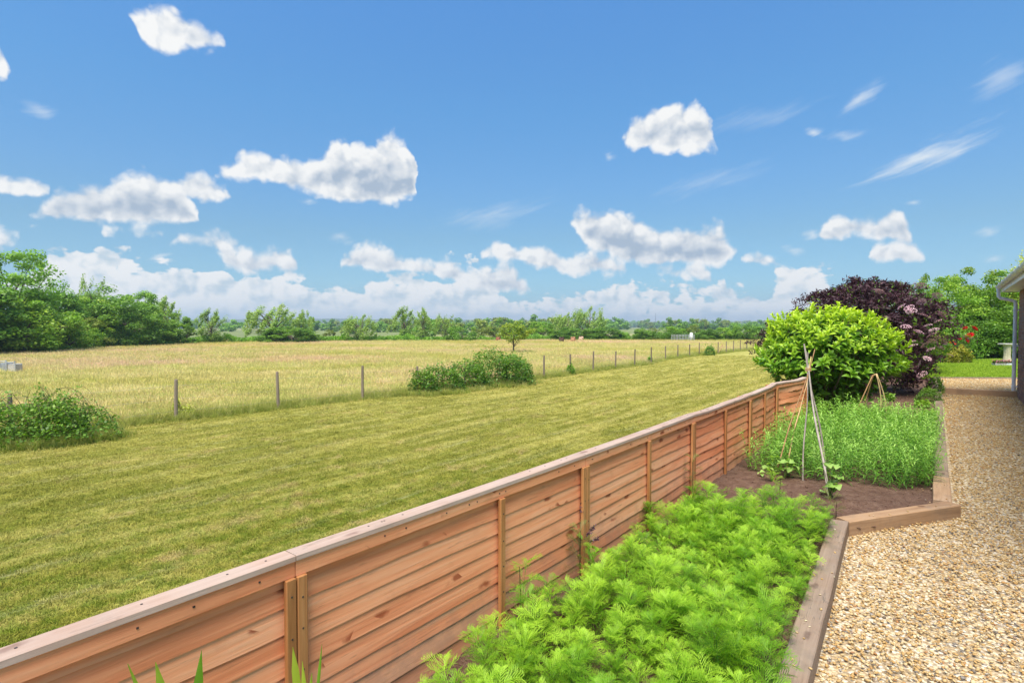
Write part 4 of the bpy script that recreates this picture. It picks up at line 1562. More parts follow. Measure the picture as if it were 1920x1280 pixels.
def crown_points(q, W, D, H0, H1, n_cl, per, cl_r, shape='round', flat=0.75):
    """Leaf positions gathered in clumps through a crown; returns points, tint, clump centres."""
    C_, Rr = [], []
    while len(C_) < n_cl:
        u = rand_unit(q, 1)[0]
        r = q.uniform(0.25, 1.0) ** 0.45
        z = u[2] * r
        t = (z + 1) / 2
        if shape == 'round':
            w = 1.0
        elif shape == 'cone':
            w = 1.15 * (1 - t) + 0.12
        elif shape == 'willow':
            w = 0.75 + 0.35 * (1 - t)
        elif shape == 'bush':
            w = 1.05
            t = t ** 1.25
        p = np.array([u[0] * r * W / 2 * w, u[1] * r * D / 2 * w, H0 + (H1 - H0) * t])
        C_.append(p)
        Rr.append(cl_r * q.uniform(0.6, 1.35))
    C_ = np.array(C_)
    Rr = np.array(Rr)
    idx = np.repeat(np.arange(n_cl), per)
    n = len(idx)
    u = rand_unit(q, n)
    rr = q.uniform(0, 1, n) ** 0.55
    off = u * rr[:, None] * Rr[idx][:, None]
    if shape == 'willow':
        off[:, 2] *= 2.0
        off[:, :2] *= 0.7
        off[:, 0] += off[:, 2] * 0.25
    else:
        off[:, 2] *= flat
    Pn = C_[idx] + off
    ct = q.uniform(-0.22, 0.22, n_cl)
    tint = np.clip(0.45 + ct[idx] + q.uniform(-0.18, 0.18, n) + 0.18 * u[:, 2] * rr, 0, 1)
    return Pn, tint, C_, u


def limbs(C_, H0, trunk_r, q, lean=0.0, n_main=14, ztop=None):
    c = Cat()
    top = ztop if ztop is not None else H0 + (C_[:, 2].max() - H0) * 0.55
    tp = [Vector((0, 0, -0.15)), Vector((q.normal(0, .03) * top, q.normal(0, .03) * top, top * 0.35)), Vector((lean * top * .5 + q.normal(0, .03) * top, q.normal(0, .03) * top, top * 0.7)), Vector((lean * top, 0, top))]
    V, F = tube_np(tp, [trunk_r * 1.25, trunk_r, trunk_r * .7, trunk_r * .35], 8)
    c.add(V, F)
    pick = q.choice(len(C_), min(n_main, len(C_)), replace=False)
    for i in pick:
        e = Vector(C_[i])
        z0 = q.uniform(0.25, 0.95)
        k = z0 * 3
        j = min(2, int(k))
        s = tp[j].lerp(tp[j + 1], k - j)
        if s.z > e.z:
            s.z = max(0.1, e.z * 0.6)
        m = s.lerp(e, 0.5) + Vector((q.normal(0, .06), q.normal(0, .06), 0.08)) * (e - s).length
        V, F = tube_np([s, m, e], [trunk_r * 0.42, trunk_r * 0.25, trunk_r * 0.08], 5)
        c.add(V, F)
    return c.mesh('trunk', M['bark'], True)


GREEN = dict(
    bright=leaf_mat('leaves_bright_green', (0.090, 0.184, 0.016), (0.220, 0.408, 0.035), (0.421, 0.510, 0.073)),
    mid=leaf_mat('leaves_mid_green', (0.084, 0.172, 0.023), (0.184, 0.359, 0.041), (0.355, 0.575, 0.075)),
    dark=leaf_mat('leaves_dark_green', (0.066, 0.144, 0.020), (0.146, 0.283, 0.036), (0.303, 0.475, 0.055)),
    pale=leaf_mat('leaves_pale_willow', (0.150, 0.240, 0.055), (0.312, 0.457, 0.102), (0.408, 0.496, 0.186)),
    olive=leaf_mat('leaves_olive', (0.105, 0.141, 0.025), (0.234, 0.294, 0.051), (0.383, 0.486, 0.102)),
    garden=leaf_mat('leaves_garden_hedge', (0.054, 0.125, 0.012), (0.142, 0.277, 0.021), (0.290, 0.346, 0.042)),
    fieldtree=leaf_mat('leaves_field_tree', (0.12, 0.20, 0.02), (0.32, 0.42, 0.04), (0.58, 0.52, 0.08)),
    yellow=leaf_mat('leaves_yellow_green', (0.281, 0.342, 0.026), (0.510, 0.540, 0.054), (0.510, 0.540, 0.125)),
)


def tree_proto(seed, W, H, H0, n_cl, per, cl_r, leaf, shape, colour, trunk_r=None, lean=0.0, D=None, sparse=False):
    q = np.random.default_rng(seed)
    Pn, tint, C_, u = crown_points(q, W, D or W, H0, H, n_cl, per, cl_r, shape)
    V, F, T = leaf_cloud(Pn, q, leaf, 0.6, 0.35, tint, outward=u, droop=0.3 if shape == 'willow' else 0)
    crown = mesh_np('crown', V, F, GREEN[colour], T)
    trunk = limbs(C_, H0, trunk_r or W * 0.035, q, lean, n_main=26 if sparse or shape == 'willow' else 12)
    return trunk, crown, W, H


def place_tree(name, pr, px, py_base, py_top, wpx, label, group, cat='tree', z=ZF, dist=None, rz=0.0, back=0.0):
    """Stands a tree where the photograph shows its foot, as tall and as wide as it shows it."""
    trunk, crown, W, H = pr
    b = P(px, py_base, z) if dist is None else Vector((*PD(px, 612, dist)[:2], z))
    if back:
        b = b + Vector((b.x, b.y, 0)).normalized() * back
    dd = b.y
    top = PD(px, py_top, dd).z - z
    w = wpx / FPX * dd
    o = empty(name, b, rz)
    sw, sh = w / W, top / H
    o.scale = (sw, sw, sh)
    tag(o, label, cat, group)
    if trunk is not None:
        link(bpy.data.objects.new('trunk', trunk), o)
    link(bpy.data.objects.new('crown', crown), o)
    return o


TP = {
    'roundA': tree_proto(1, 6, 8, 0.8, 74, 190, 0.90, 0.26, 'round', 'mid'),
    'roundB': tree_proto(2, 6, 7, 0.4, 78, 190, 0.85, 0.24, 'bush', 'bright'),
    'roundC': tree_proto(3, 6, 7, 0.2, 82, 180, 0.80, 0.23, 'bush', 'dark'),
    'bushD': tree_proto(4, 5, 5, 0.0, 60, 150, 0.65, 0.20, 'bush', 'bright'),
    'willowA': tree_proto(5, 6, 7, 0.4, 62, 130, 0.55, 0.20, 'willow', 'pale', lean=0.06),
    'willowB': tree_proto(6, 4, 7, 0.3, 40, 130, 0.50, 0.20, 'willow', 'pale', lean=0.06),
    'sparse': tree_proto(7, 5, 7, 1.2, 34, 70, 0.45, 0.19, 'willow', 'pale', trunk_r=0.12, lean=0.1, sparse=True),
    'ash': tree_proto(8, 7, 10, 2.4, 60, 110, 0.85, 0.26, 'round', 'mid', trunk_r=0.16, sparse=True),
    'conifer': tree_proto(9, 3.2, 6, 0.1, 60, 110, 0.42, 0.17, 'cone', 'dark'),
    'scrub': tree_proto(10, 5, 3.6, 0.0, 44, 130, 0.6, 0.20, 'bush', 'mid'),
    'olive': tree_proto(12, 4, 4.5, 0.1, 44, 120, 0.6, 0.2, 'bush', 'olive'),
}
WOOD = 'trees of the wood beside the meadow'
HEDGE = 'trees standing along the far meadow hedge'
trees = [
    # name, proto, px, base, top, width, label, group, rz
    ('ash_tree', 'ash', 22, 668, 462, 150, 'tall airy olive ash, highest crown of the wood, cut by the photo edge', WOOD, 0.2, 2.0),
    ('broadleaf_tree', 'roundA', -70, 672, 520, 190, 'mid green tree whose edge just enters beside the tall ash', WOOD, 1.0, 0.0),
    ('broadleaf_tree', 'roundB', 48, 668, 545, 150, 'rounded bright green tree below the tall ash of the wood', WOOD, 2.1, 0.5),
    ('broadleaf_tree', 'roundA', 108, 660, 533, 130, 'mid green tree just right of the tall ash, rising behind the bright ones', WOOD, 0.4, 6.0),
    ('hawthorn_bush', 'bushD', 122, 662, 590, 92, 'dense bright hawthorn with dark skirts bulging from the wood onto the meadow', WOOD, 0.0, 0.0),
    ('sparse_tree', 'sparse', 176, 655, 508, 60, 'thin tree with see-through top poking above the middle of the wood', WOOD, 0.7, 7.0),
    ('broadleaf_tree', 'roundB', 168, 657, 560, 110, 'bright green tree between the bulging hawthorn and the dark middle of the wood', WOOD, 4.0, 3.0),
    ('hawthorn_bush', 'olive', 176, 657, 597, 60, 'brownish olive bush right beside the bulging hawthorn at the wood edge', WOOD, 1.2, 0.0),
    ('broadleaf_tree', 'roundC', 235, 655, 548, 130, 'big dark green tree in the middle of the wood edge', WOOD, 0.9, 1.5),
    ('broadleaf_tree', 'roundA', 212, 650, 540, 110, 'mid green crown behind the big dark tree of the wood', WOOD, 5.1, 10.0),
    ('broadleaf_tree', 'roundB', 275, 651, 548, 90, 'bright leafy crown near the descending end of the wood', WOOD, 3.3, 7.0),
    ('willow_tree', 'willowB', 308, 651, 560, 60, 'pale willow closing the wood at its low end', WOOD, 0.0, 3.0),
    ('broadleaf_tree', 'roundC', 285, 652, 592, 90, 'low dark tree at the foot of the wood end', WOOD, 2.5, 0.0),
    ('dark_evergreen', 'conifer', 350, 650, 589, 42, 'small pointed dark evergreen between the wood and the first pale willow', HEDGE, 0.0, 0.0),
    ('willow_tree', 'willowB', 395, 649, 581, 58, 'first pale willow right of the pointed dark evergreen', HEDGE, 1.0, 3.0),
    ('willow_tree', 'willowA', 512, 645, 568, 118, 'broad windblown willow with many upright shoots over a dark thicket', HEDGE, 0.0, 2.0),
    ('thicket', 'roundC', 545, 646, 610, 104, 'dark bramble thicket under the broad windblown willow', HEDGE, 1.0, 0.0),
    ('willow_tree', 'willowB', 572, 645, 584, 44, 'narrow pale willow beside the broad windblown one, above its thicket', HEDGE, 2.2, 2.0),
    ('hedge_bush', 'olive', 618, 644, 618, 26, 'small yellowish bush in the gap right of the dark thicket', HEDGE, 0.3, 1.0),
    ('willow_tree', 'willowA', 675, 644, 588, 74, 'medium pale willow standing alone right of the yellowish bush', HEDGE, 0.2, 1.0),
    ('willow_tree', 'willowB', 756, 643, 577, 58, 'tall willow with blown top, taller of a close pair over the long hedge', HEDGE, 0.1, 2.0),
    ('willow_tree', 'willowB', 795, 643, 580, 40, 'slimmer willow of the close pair over the long hedge', HEDGE, 2.8, 1.0),
    ('sparse_tree', 'sparse', 835, 643, 585, 50, 'nearly bare pale tree with sky through it behind the low thorn bush', HEDGE, 0.0, 2.0),
    ('thorn_bush', 'scrub', 866, 643, 606, 56, 'low round thorn bush right of the nearly bare pale tree', HEDGE, 0.5, 0.0),
    ('hedge_bush', 'olive', 925, 641, 612, 70, 'yellow green bush behind the lone field tree, on its left', HEDGE, 1.9, 6.0),
    ('hedge_bush', 'bushD', 1014, 640, 603, 56, 'light bush between the lone field tree and the big willows', HEDGE, 0.0, 3.0),
    ('willow_tree', 'willowA', 1062, 640, 585, 62, 'leaning willow at the left shoulder of the biggest tree group', HEDGE, 0.3, 3.0),
    ('willow_tree', 'willowA', 1102, 640, 573, 76, 'biggest tallest willow of the far hedge', HEDGE, 0.1, 2.0),
    ('dark_tree', 'roundC', 1075, 641, 612, 90, 'dark low tree under the biggest willow', HEDGE, 2.0, 0.0),
    ('dark_tree', 'roundC', 1140, 641, 611, 64, 'dark low tree falling away right of the biggest willow', HEDGE, 0.4, 0.5),
    ('hedge_bush', 'scrub', 1168, 641, 619, 36, 'last low bush before the gap that shows pale farmland', HEDGE, 1.4, 0.0),
    ('hedge_tree', 'roundC', 1204, 641.5, 613, 38, 'rounded dark tree that starts the right hand hedge after the gap', HEDGE, 0.0, 0.0),
    ('hedge_tree', 'olive', 1226, 641.5, 615, 26, 'olive bush second in the right hand hedge', HEDGE, 0.6, 0.5),
    ('hedge_tree', 'bushD', 1256, 641.5, 612, 50, 'bright bush in the right hand hedge left of the silver hurdles', HEDGE, 1.6, 0.5),
    ('hedge_tree', 'olive', 1301, 642, 609, 30, 'brownish bush rising behind the white hopper', HEDGE, 2.6, 2.0),
    ('hedge_tree', 'roundC', 1325, 642, 614, 44, 'dark rounded bush right of the white hopper', HEDGE, 3.6, 0.0),
    ('hedge_tree', 'bushD', 1360, 642, 614, 48, 'bright bush of the right hand hedge behind the braced post', HEDGE, 0.0, 0.5),
    ('hedge_tree', 'roundC', 1396, 642, 606, 42, 'tallest dark tree at the right end of the hedge before the laurel', HEDGE, 4.6, 0.0),
    ('hedge_tree', 'roundA', 1432, 642, 608, 52, 'mid green tree half hidden by the laurel at the hedge end', HEDGE, 0.0, 1.5),
    ('hedge_tree', 'bushD', 1282, 641.5, 616, 36, 'light bush directly behind the silver hurdles', HEDGE, 5.0, 1.0),
]
for nm, pr, px, pb, pt, wd, lab, grp, rz, back in trees:
    place_tree(nm, TP[pr], px, pb, pt, wd, lab, grp, rz=rz, back=back, cat='bush' if 'bush' in nm or nm == 'thicket' else 'tree')

# low hedge that ties them together
def hedge_run(name, pts, hs, ths, seed, mat, leaf, dens, label, base=ZF):
    q = np.random.default_rng(seed)
    Ps, T = [], []
    for (a, b), (h0, h1) in zip(zip(pts[:-1], pts[1:]), zip(hs[:-1], hs[1:])):
        L = (b - a).length
        n = int(L * dens)
        t = q.random(n)
        u = (b - a).normalized()
        nn = Vector((-u.y, u.x, 0))
        h = h0 + (h1 - h0) * t
        hv = h * (0.72 + 0.55 * vnoise(t * L, t * 0, 2.2, seed))
        ang = q.uniform(0, math.pi, n)
        r = q.uniform(0.55, 1.0, n)
        off = np.cos(ang) * ths * r
        z = base + np.sin(ang) ** 0.6 * hv * r
        x = a.x + (b.x - a.x) * t + nn.x * off
        y = a.y + (b.y - a.y) * t + nn.y * off
        Ps.append(np.stack([x, y, z], 1))
        T.append(np.clip(0.2 + 0.5 * vnoise(t * L, z, 1.1, seed + 1) + q.uniform(-.15, .15, n) + 0.12 * np.sin(ang), 0, 1))
    Pn = np.vstack(Ps)
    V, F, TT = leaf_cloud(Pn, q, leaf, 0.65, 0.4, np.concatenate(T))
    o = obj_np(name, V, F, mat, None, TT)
    return tag(o, label, 'hedge')


hp = [P(x, y, ZF) for x, y in ((322, 649), (420, 647), (520, 645), (640, 644), (760, 643), (900, 642.5), (1000, 641), (1180, 641))]
hedge_run('hedge', hp, [1.6, 1.4, 1.3, 1.2, 1.3, 0.9, 1.3, 1.3], 1.1, 21, GREEN['mid'], 0.22, 520, 'long low hedge along the far side of the meadow from wood to gap')
hp = [P(x, y, ZF) for x, y in ((1190, 641.5), (1300, 642), (1400, 642), (1470, 642))]
hedge_run('hedge', hp, [1.6, 1.7, 1.7, 1.8], 1.2, 22, GREEN['dark'], 0.22, 420, 'right hand stretch of dark hedge behind the silver hurdles')
hp = [P(x, y, ZF) for x, y in ((-150, 684), (-20, 670), (80, 664), (200, 656), (330, 650))]
hedge_run('undergrowth', hp, [2.6, 2.4, 2.2, 2.2, 1.8], 1.0, 23, GREEN['dark'], 0.2, 900, 'dark undergrowth along the foot of the wood')

# ------------------------------------------------------------------ far woods, hills
blobV, blobF, blobT, _ = None, None, None, None
def far_clump(seed, colour):
    q = np.random.default_rng(seed)
    Pn, tint, C_, u = crown_points(q, 12, 8, 0.0, 9, 16, 60, 2.0, 'bush')
    V, F, T = leaf_cloud(Pn, q, 1.1, 0.7, 0.4, tint, outward=u)
    return mesh_np('far_clump_shape', V, F, GREEN[colour], T)


fc = [proto('far_clump_shape', far_clump(31, 'mid')), proto('far_clump_shape', far_clump(32, 'dark')), proto('far_clump_shape', far_clump(33, 'olive'))]
q = np.random.default_rng(5)
pts, sc = [], []
for dist, n, zs, hs in ((170, 60, 0.55, .1), (260, 110, 0.7, .2), (420, 210, 0.85, .2), (700, 330, 1.15, .3), (1100, 420, 1.4, .3), (1500, 420, 1.7, .4)):
    for _ in range(n):
        a = R(q.uniform(-46, 46))
        d = dist * q.uniform(0.85, 1.25)
        if vnoise(a * 30, dist * 1.0, 1.3, 2) < 0.42:
            continue
        if dist < 200 and (a < R(-20) or a > R(12)):
            continue
        pts.append((d * math.tan(a), d, ZF - 0.6))
        sc.append(zs * q.uniform(0.7, 1.3))
n = len(pts)
g = gn_scatter('far_wood', pts, np.stack([np.zeros(n), np.zeros(n), q.uniform(0, 6.28, n)], 1), sc, q.integers(0, 3, n), fc)
tag(g, 'hazy woods and hedges merging on the plain', kind='stuff')


def hills():
    xs = np.linspace(-3300, 3300, 261)
    ys = np.linspace(1500, 3500, 34)
    def zf(x, y):
        r = sstep(1500, 2400, y) * (12 + 24 * vnoise(x, y, 900, 8) + 9 * vnoise(x, y, 260, 9) + 5 * vnoise(x, y, 60, 10))
        r *= 0.62 + 0.6 * sstep(0, 3000, np.abs(x - 500) + 200)
        return ZF - 0.5 + r
    tag(grid_sheet('hills', xs, ys, zf, M['hills']), 'low blue hills on the horizon')


hills()

# ------------------------------------------------------------------ meadow grass and verge
def grass_mat(name, base, mid, tip, per=0.4):
    m, w, b = new_mat(name)
    at = w.new('ShaderNodeAttribute')
    at.attribute_name = 'tint'
    geo = w.new('ShaderNodeNewGeometry').outputs['Position']
    oi = w.new('ShaderNodeObjectInfo')
    t = w.m('ADD', at.outputs['Fac'], w.m('MULTIPLY', w.m('SUBTRACT', oi.outputs['Random'], 0.5), per), clamp=True)
    c = w.ramp(t, [(0.0, base), (0.5, mid), (1.0, tip)])
    w.link(c, b.inputs['Base Color'])
    b.inputs['Roughness'].default_value = 0.7
    b.inputs['Specular IOR Level'].default_value = 0.15
    tr = w.new('ShaderNodeBsdfTranslucent')
    w.link(c, tr.inputs[0])
    mx = w.new('ShaderNodeMixShader')
    mx.inputs[0].default_value = 0.35
    w.link(b.outputs[0], mx.inputs[1])
    w.link(tr.outputs[0], mx.inputs[2])
    w.link(mx.outputs[0], w.n['Material Output'].inputs[0])
    return m


def blade_mat(name, fn, lo, hi, tcol=(1, 1, 1), per=0.3):
    m, w, b = new_mat(name)
    c, _ = fn(w)
    at = w.new('ShaderNodeAttribute')
    at.attribute_name = 'tint'
    oi = w.new('ShaderNodeObjectInfo')
    t = w.m('ADD', at.outputs['Fac'], w.m('MULTIPLY', w.m('SUBTRACT', oi.outputs['Random'], 0.5), per), clamp=True)
    k = w.rng(t, 0.0, 1.0, lo, hi, False)
    c = w.vm('SCALE', w.vm('MULTIPLY', c, tcol), s=k)
    w.link(c, b.inputs['Base Color'])
    b.inputs['Roughness'].default_value = 0.75
    b.inputs['Specular IOR Level'].default_value = 0.12
    tr = w.new('ShaderNodeBsdfTranslucent')
    w.link(c, tr.inputs[0])
    mx = w.new('ShaderNodeMixShader')
    mx.inputs[0].default_value = 0.35
    w.link(b.outputs[0], mx.inputs[1])
    w.link(tr.outputs[0], mx.inputs[2])
    w.link(mx.outputs[0], w.n['Material Output'].inputs[0])
    return m


M['hay'] = blade_mat('hay_grass', meadow_colour, 0.88, 1.3)
M['hay_pink'] = blade_mat('pink_seeding_grass', meadow_colour, 0.88, 1.3, (1.04, .95, 1.12))
M['hay_green'] = blade_mat('greener_meadow_grass', meadow_colour, 0.75, 1.25, (.88, 1.03, .75))
M['verge'] = grass_mat('verge_grass', (0.14, 0.22, 0.025), (0.31, 0.38, 0.055), (0.55, 0.52, 0.16))
M['turf'] = blade_mat('turf_blades', lawn_colour, 0.8, 1.7, per=0.5)


def tuft(seed, n, h, spread, width, mat, curve=0.35, seg=2, heads=0.0, name='tuft_shape', tip=0.9):
    """A tuft of blades; each blade bends over and narrows to its tip."""
    q = np.random.default_rng(seed)
    c = Cat()
    base = q.normal(0, spread * 0.45, (n, 2))
    az = q.uniform(0, 6.28, n)
    hh = h * q.uniform(0.55, 1.15, n)
    ln = q.uniform(0.1, 1.0, n) * curve
    V, F, T = [], [], []
    for i in range(n):
        d = np.array([math.cos(az[i]), math.sin(az[i])])
        s = np.array([-d[1], d[0]])
        if q.random() < 0.5:
            s = np.array([math.cos(az[i] + 1), math.sin(az[i] + 1)])
        k = len(V)
        t0 = q.uniform(-0.12, 0.12)
        for j in range(seg + 1):
            t = j / seg
            p = base[i] + d * ln[i] * hh[i] * t * t
            z = hh[i] * (t - 0.25 * ln[i] * t * t)
            w = width * (1 - t) ** 0.6 * 0.5 + 0.0004
            if heads and t > 0.7:
                w = heads * 0.5
            V += [(p[0] - s[0] * w, p[1] - s[1] * w, z), (p[0] + s[0] * w, p[1] + s[1] * w, z)]
            T += [t * tip + t0] * 2
            if j:
                F.append((k + 2 * j - 2, k + 2 * j - 1, k + 2 * j + 1, k + 2 * j))
    return proto(name, mesh_np(name, V, F, mat, np.clip(T, 0, 1)))


q = np.random.default_rng(17)
hay = [tuft(i, 40, 0.44, 0.36, 0.009, m_, 0.5, 3, 0.011) for i, m_ in enumerate([M['hay'], M['hay'], M['hay_pink'], M['hay_pink'], M['hay_green'], M['hay_green']])]
N = 150000
y = 11 + 84 * q.random(N) ** 1.9
x = y * q.uniform(-1.02, 0.62, N)
wo = wire_off(x, y)
tk_ = P(26, 699, ZF)
ok = (wo > 0.25) & (y < 98) & ~((np.abs(x - tk_.x - (tk_.y - y) * 0.9) < 1.0) & (y > tk_.y - 3.2) & (y < tk_.y + 0.6))
x, y, wo = x[ok], y[ok], wo[ok]
n = len(x)
b1 = vnoise(x, y, 13, 31) * 0.6 + vnoise(x, y, 4, 32) * 0.4
rn = q.random(n)
pidv = np.where(b1 + (rn - .5) * .5 > 0.56, 2 + (rn * 20).astype(int) % 2, np.where(b1 + (rn - .5) * .5 < 0.40, 4 + (rn * 20).astype(int) % 2, (rn * 20).astype(int) % 2))
wood_side = (y > 60) | (x < -y * 0.9)
rot = np.stack([q.normal(0, .12, n), q.normal(0, .12, n), q.uniform(0, 6.28, n)], 1)
scl = q.uniform(0.7, 1.15, n) * np.interp(y, [12, 40, 95], [0.85, 1.1, 1.3]) * np.interp(wo, [0, 3], [0.8, 1])
g = gn_scatter('meadow_grass', np.stack([x, y, np.full(n, ZF - 0.04)], 1), rot, scl, pidv, hay)
tag(g, 'tall dry seeding grass of the hay meadow', kind='stuff')
# verge along the wire fence
vg = [tuft(40 + i, 30, 0.40, 0.22, 0.011, M['verge'] if i < 3 else M['hay_green'], 0.8, 3) for i in range(4)]
N = 16000
t = q.random(N) ** 1.6
ii = t * (len(WLINE) - 1.001)
i0 = ii.astype(int)
fr = ii - i0
WL = np.array([[p.x, p.y] for p in WLINE])
# even along the nearer spans
pp = WL[i0] * (1 - fr)[:, None] + WL[i0 + 1] * fr[:, None]
dd = WL[i0 + 1] - WL[i0]
dd /= np.linalg.norm(dd, axis=1, keepdims=True)
off = q.normal(0.28, 0.32, N)
ptn = pp + np.stack([-dd[:, 1], dd[:, 0]], 1) * off[:, None]
ok = off > -0.28
ptn, off = ptn[ok], off[ok]
# rank grass that closes round the feet of the bushes on the fence
for px_, py_, w_, k_ in ((60, 834, 120, 500), (150, 824, 90, 420), (-20, 838, 80, 200), (935, 724, 75, 420), (880, 731, 60, 320), (830, 738, 55, 300), (795, 742, 40, 200), (975, 719, 45, 200), (332, 789, 30, 110), (1070, 703, 16, 60), (1331, 666, 16, 60)):
    c_ = P(px_, py_, ZF)
    r_ = w_ / FPX * c_.y * 0.62
    a_ = q.uniform(0, 6.28, k_)
    rr_ = r_ * q.normal(0.9, 0.2, k_)
    ptn = np.vstack([ptn, np.stack([c_.x + np.cos(a_) * rr_, c_.y + 0.15 + np.sin(a_) * rr_ * 0.72], 1)])
    off = np.concatenate([off, q.uniform(-0.2, 0.1, k_)])
n = len(ptn)
g = gn_scatter('verge_grass', np.column_stack([ptn, np.full(n, ZF - 0.02)]), np.stack([q.normal(0, .15, n), q.normal(0, .15, n), q.uniform(0, 6.28, n)], 1),
               q.uniform(0.5, 1.15, n) * np.interp(off, [-0.3, 0.1, 1.2], [0.28, 0.8, 1.0]), q.integers(0, 4, n), vg)
tag(g, 'rough green verge growing under the wire fence', kind='stuff')
# short turf on the mown strip, thick near the camera
tf = [tuft(60 + i, 22, 0.026, 0.085, 0.0045, M['turf'], 1.3, 2) for i in range(5)]
N = 150000
y = 1.0 + 48 * q.random(N) ** 2.2
x = y * q.uniform(-1.05, 0.62, N)
ok = (wire_off(x, y) < 0.0) & (np.vectorize(fence_off)(x, y) < -0.9) & ((y > 3.2) | (x < -2.0))
x, y = x[ok], y[ok]
n = len(x)
g = gn_scatter('turf', np.stack([x, y, field_z(x, y) - 0.002], 1), np.stack([q.normal(0, .25, n), q.normal(0, .25, n), q.uniform(0, 6.28, n)], 1), q.uniform(0.7, 1.5, n) * np.interp(y, [3, 25], [0.9, 2.0]), q.integers(0, 5, n), tf)
tag(g, 'short mown turf with clippings', kind='stuff')
# end lawn
gt = [tuft(70 + i, 20, 0.05, 0.10, 0.008, None, 0.9, 2) for i in range(3)]
M['lush'] = grass_mat('lush_turf', (0.14, 0.26, 0.012), (0.27, 0.42, 0.025), (0.42, 0.54, 0.06))
for p_ in gt:
    p_.data.materials.append(M['lush'])
N = 9000
y = q.uniform(15.8, 24, N)
x = y * q.uniform(0.74, 0.96, N)
g = gn_scatter('end_lawn_turf', np.stack([x, y, np.full(N, ZR - 0.02)], 1), np.stack([q.normal(0, .2, N), q.normal(0, .2, N), q.uniform(0, 6.28, N)], 1), q.uniform(0.8, 1.6, N), q.integers(0, 3, N), gt)
tag(g, 'short bright turf of the end lawn', kind='stuff')

# ------------------------------------------------------------------ brambles and bushes of the wire fence
M['bramble'] = leaf_mat('bramble_leaves', (0.055, 0.13, 0.014), (0.15, 0.29, 0.03), (0.36, 0.50, 0.08))
M['bramble_dry'] = leaf_mat('dry_stems', (0.07, 0.06, 0.03), (0.14, 0.11, 0.055), (0.24, 0.18, 0.10))


def heap(name, lobes, seed, n, leaf, mat, label, z=ZF, arches=14, up=0.8, dry=0.12, cat='bush', group=None, fill=0.6, stemr=0.006):
    """A sprawling shrub: lobes are (pixel x, pixel y of the foot, pixel y of the top, pixel width)."""
    q = np.random.default_rng(seed)
    L = []
    for px, pb, pt, wd in lobes:
        b = P(px, pb, z)
        L.append((b, PD(px, pt, b.y).z - z, wd / FPX * b.y / 2))
    org = L[0][0]
    o = tag(empty(name, org), label, cat, group)
    tot = sum(r * h for _, h, r in L)
    P_, T_ = [], []
    C2 = Cat()
    for b, h, r in L:
        k = int(n * r * h / tot)
        u = rand_unit(q, k)
        u[:, 2] = np.abs(u[:, 2])
        lump = 0.78 + 0.42 * vnoise(u[:, 0] * 3 + 9, u[:, 1] * 3 + u[:, 2] * 4, 0.8, seed) 
        rr = q.uniform(fill, 1.0, k) ** 0.5 * lump
        p = np.stack([b.x - org.x + u[:, 0] * r * rr, b.y - org.y + u[:, 1] * r * 0.75 * rr, u[:, 2] ** 0.85 * h * rr], 1)
        P_.append(p)
        T_.append(np.clip(0.25 + 0.35 * u[:, 2] + q.uniform(-.25, .25, k) + (lump - 1) * 0.7, 0, 1))
        for _ in range(arches):
            a = q.uniform(0, 6.28)
            rad = r * q.uniform(0.7, 1.35)
            top = h * q.uniform(0.8, 1.22)
            pts_ = [Vector((b.x - org.x + math.cos(a) * rad * t, b.y - org.y + math.sin(a) * rad * .75 * t, top * math.sin(math.pi * (0.08 + 0.78 * t)) * 1.0 - 0.02 + (0.1 if t == 0 else 0))) for t in np.linspace(0, 1, 8)]
            V, F = tube_np(pts_, np.linspace(stemr, stemr * .35, 8), 4)
            C2.add(V, F, 0.4)
            m_ = 7
            tt = q.uniform(0.25, 1, m_)
            ap = np.array([[np.interp(v, np.linspace(0, 1, 8), [w_[i] for w_ in pts_]) for i in range(3)] for v in tt]) + q.normal(0, leaf * .4, (m_, 3))
            P_.append(ap)
            T_.append(q.uniform(0.4, 0.9, m_))
    Pn, Tn = np.vstack(P_), np.concatenate(T_)
    Pn[:, 2] = np.maximum(Pn[:, 2], 0.01)
    V, F, TT = leaf_cloud(Pn, q, leaf, 0.7, up, Tn)
    tag(obj_np('foliage', V, F, mat, o, TT), kind='stuff')
    link(bpy.data.objects.new('stems', C2.mesh('stems', M['bramble_dry'])), o)
    return o


heap('bramble', [(60, 832, 742, 190), (150, 822, 762, 150), (-30, 838, 750, 150), (110, 828, 738, 120)], 51, 9000, 0.065, M['bramble'], 'sprawling bramble with arching stems over a post, nearest bush on the wire fence', arches=22)
heap('bramble', [(935, 722, 657, 128), (880, 729, 678, 90), (830, 735, 685, 90), (795, 740, 694, 60), (968, 718, 668, 70)], 52, 12000, 0.09, M['bramble'], 'long dark green bramble hump on the wire fence in front of the lone tree', arches=14)
heap('fence_sapling', [(345, 785, 762, 50), (332, 785, 748, 20)], 53, 700, 0.06, GREEN['yellow'], 'small yellow green sapling climbing the second visible fence post', arches=6)
heap('fence_sapling', [(1070, 703, 681, 18)], 54, 500, 0.08, GREEN['mid'], 'small upright bush at a wire fence post right of the bramble hump', arches=3)
heap('fence_sapling', [(1218, 682, 668, 12)], 55, 400, 0.09, GREEN['mid'], 'little bush hugging the wire fence between thin middle posts', arches=2)
heap('fence_sapling', [(1331, 666, 647, 20)], 56, 700, 0.12, GREEN['dark'], 'rounded dark bush on the wire fence near the braced post', arches=2)
heap('fence_sapling', [(784, 738, 705, 14)], 57, 350, 0.06, GREEN['yellow'], 'yellow green shoots round the post where the bramble hump begins', arches=3)

# lone field tree
tq = tree_proto(61, 2.4, 3.0, 1.3, 34, 90, 0.28, 0.12, 'round', 'fieldtree', trunk_r=0.05)
pl = P(963, 676, ZF)
place_tree('field_tree', tq, 963, 668, 604, 74, 'small round yellow green tree on a thin trunk standing alone in the meadow', None)

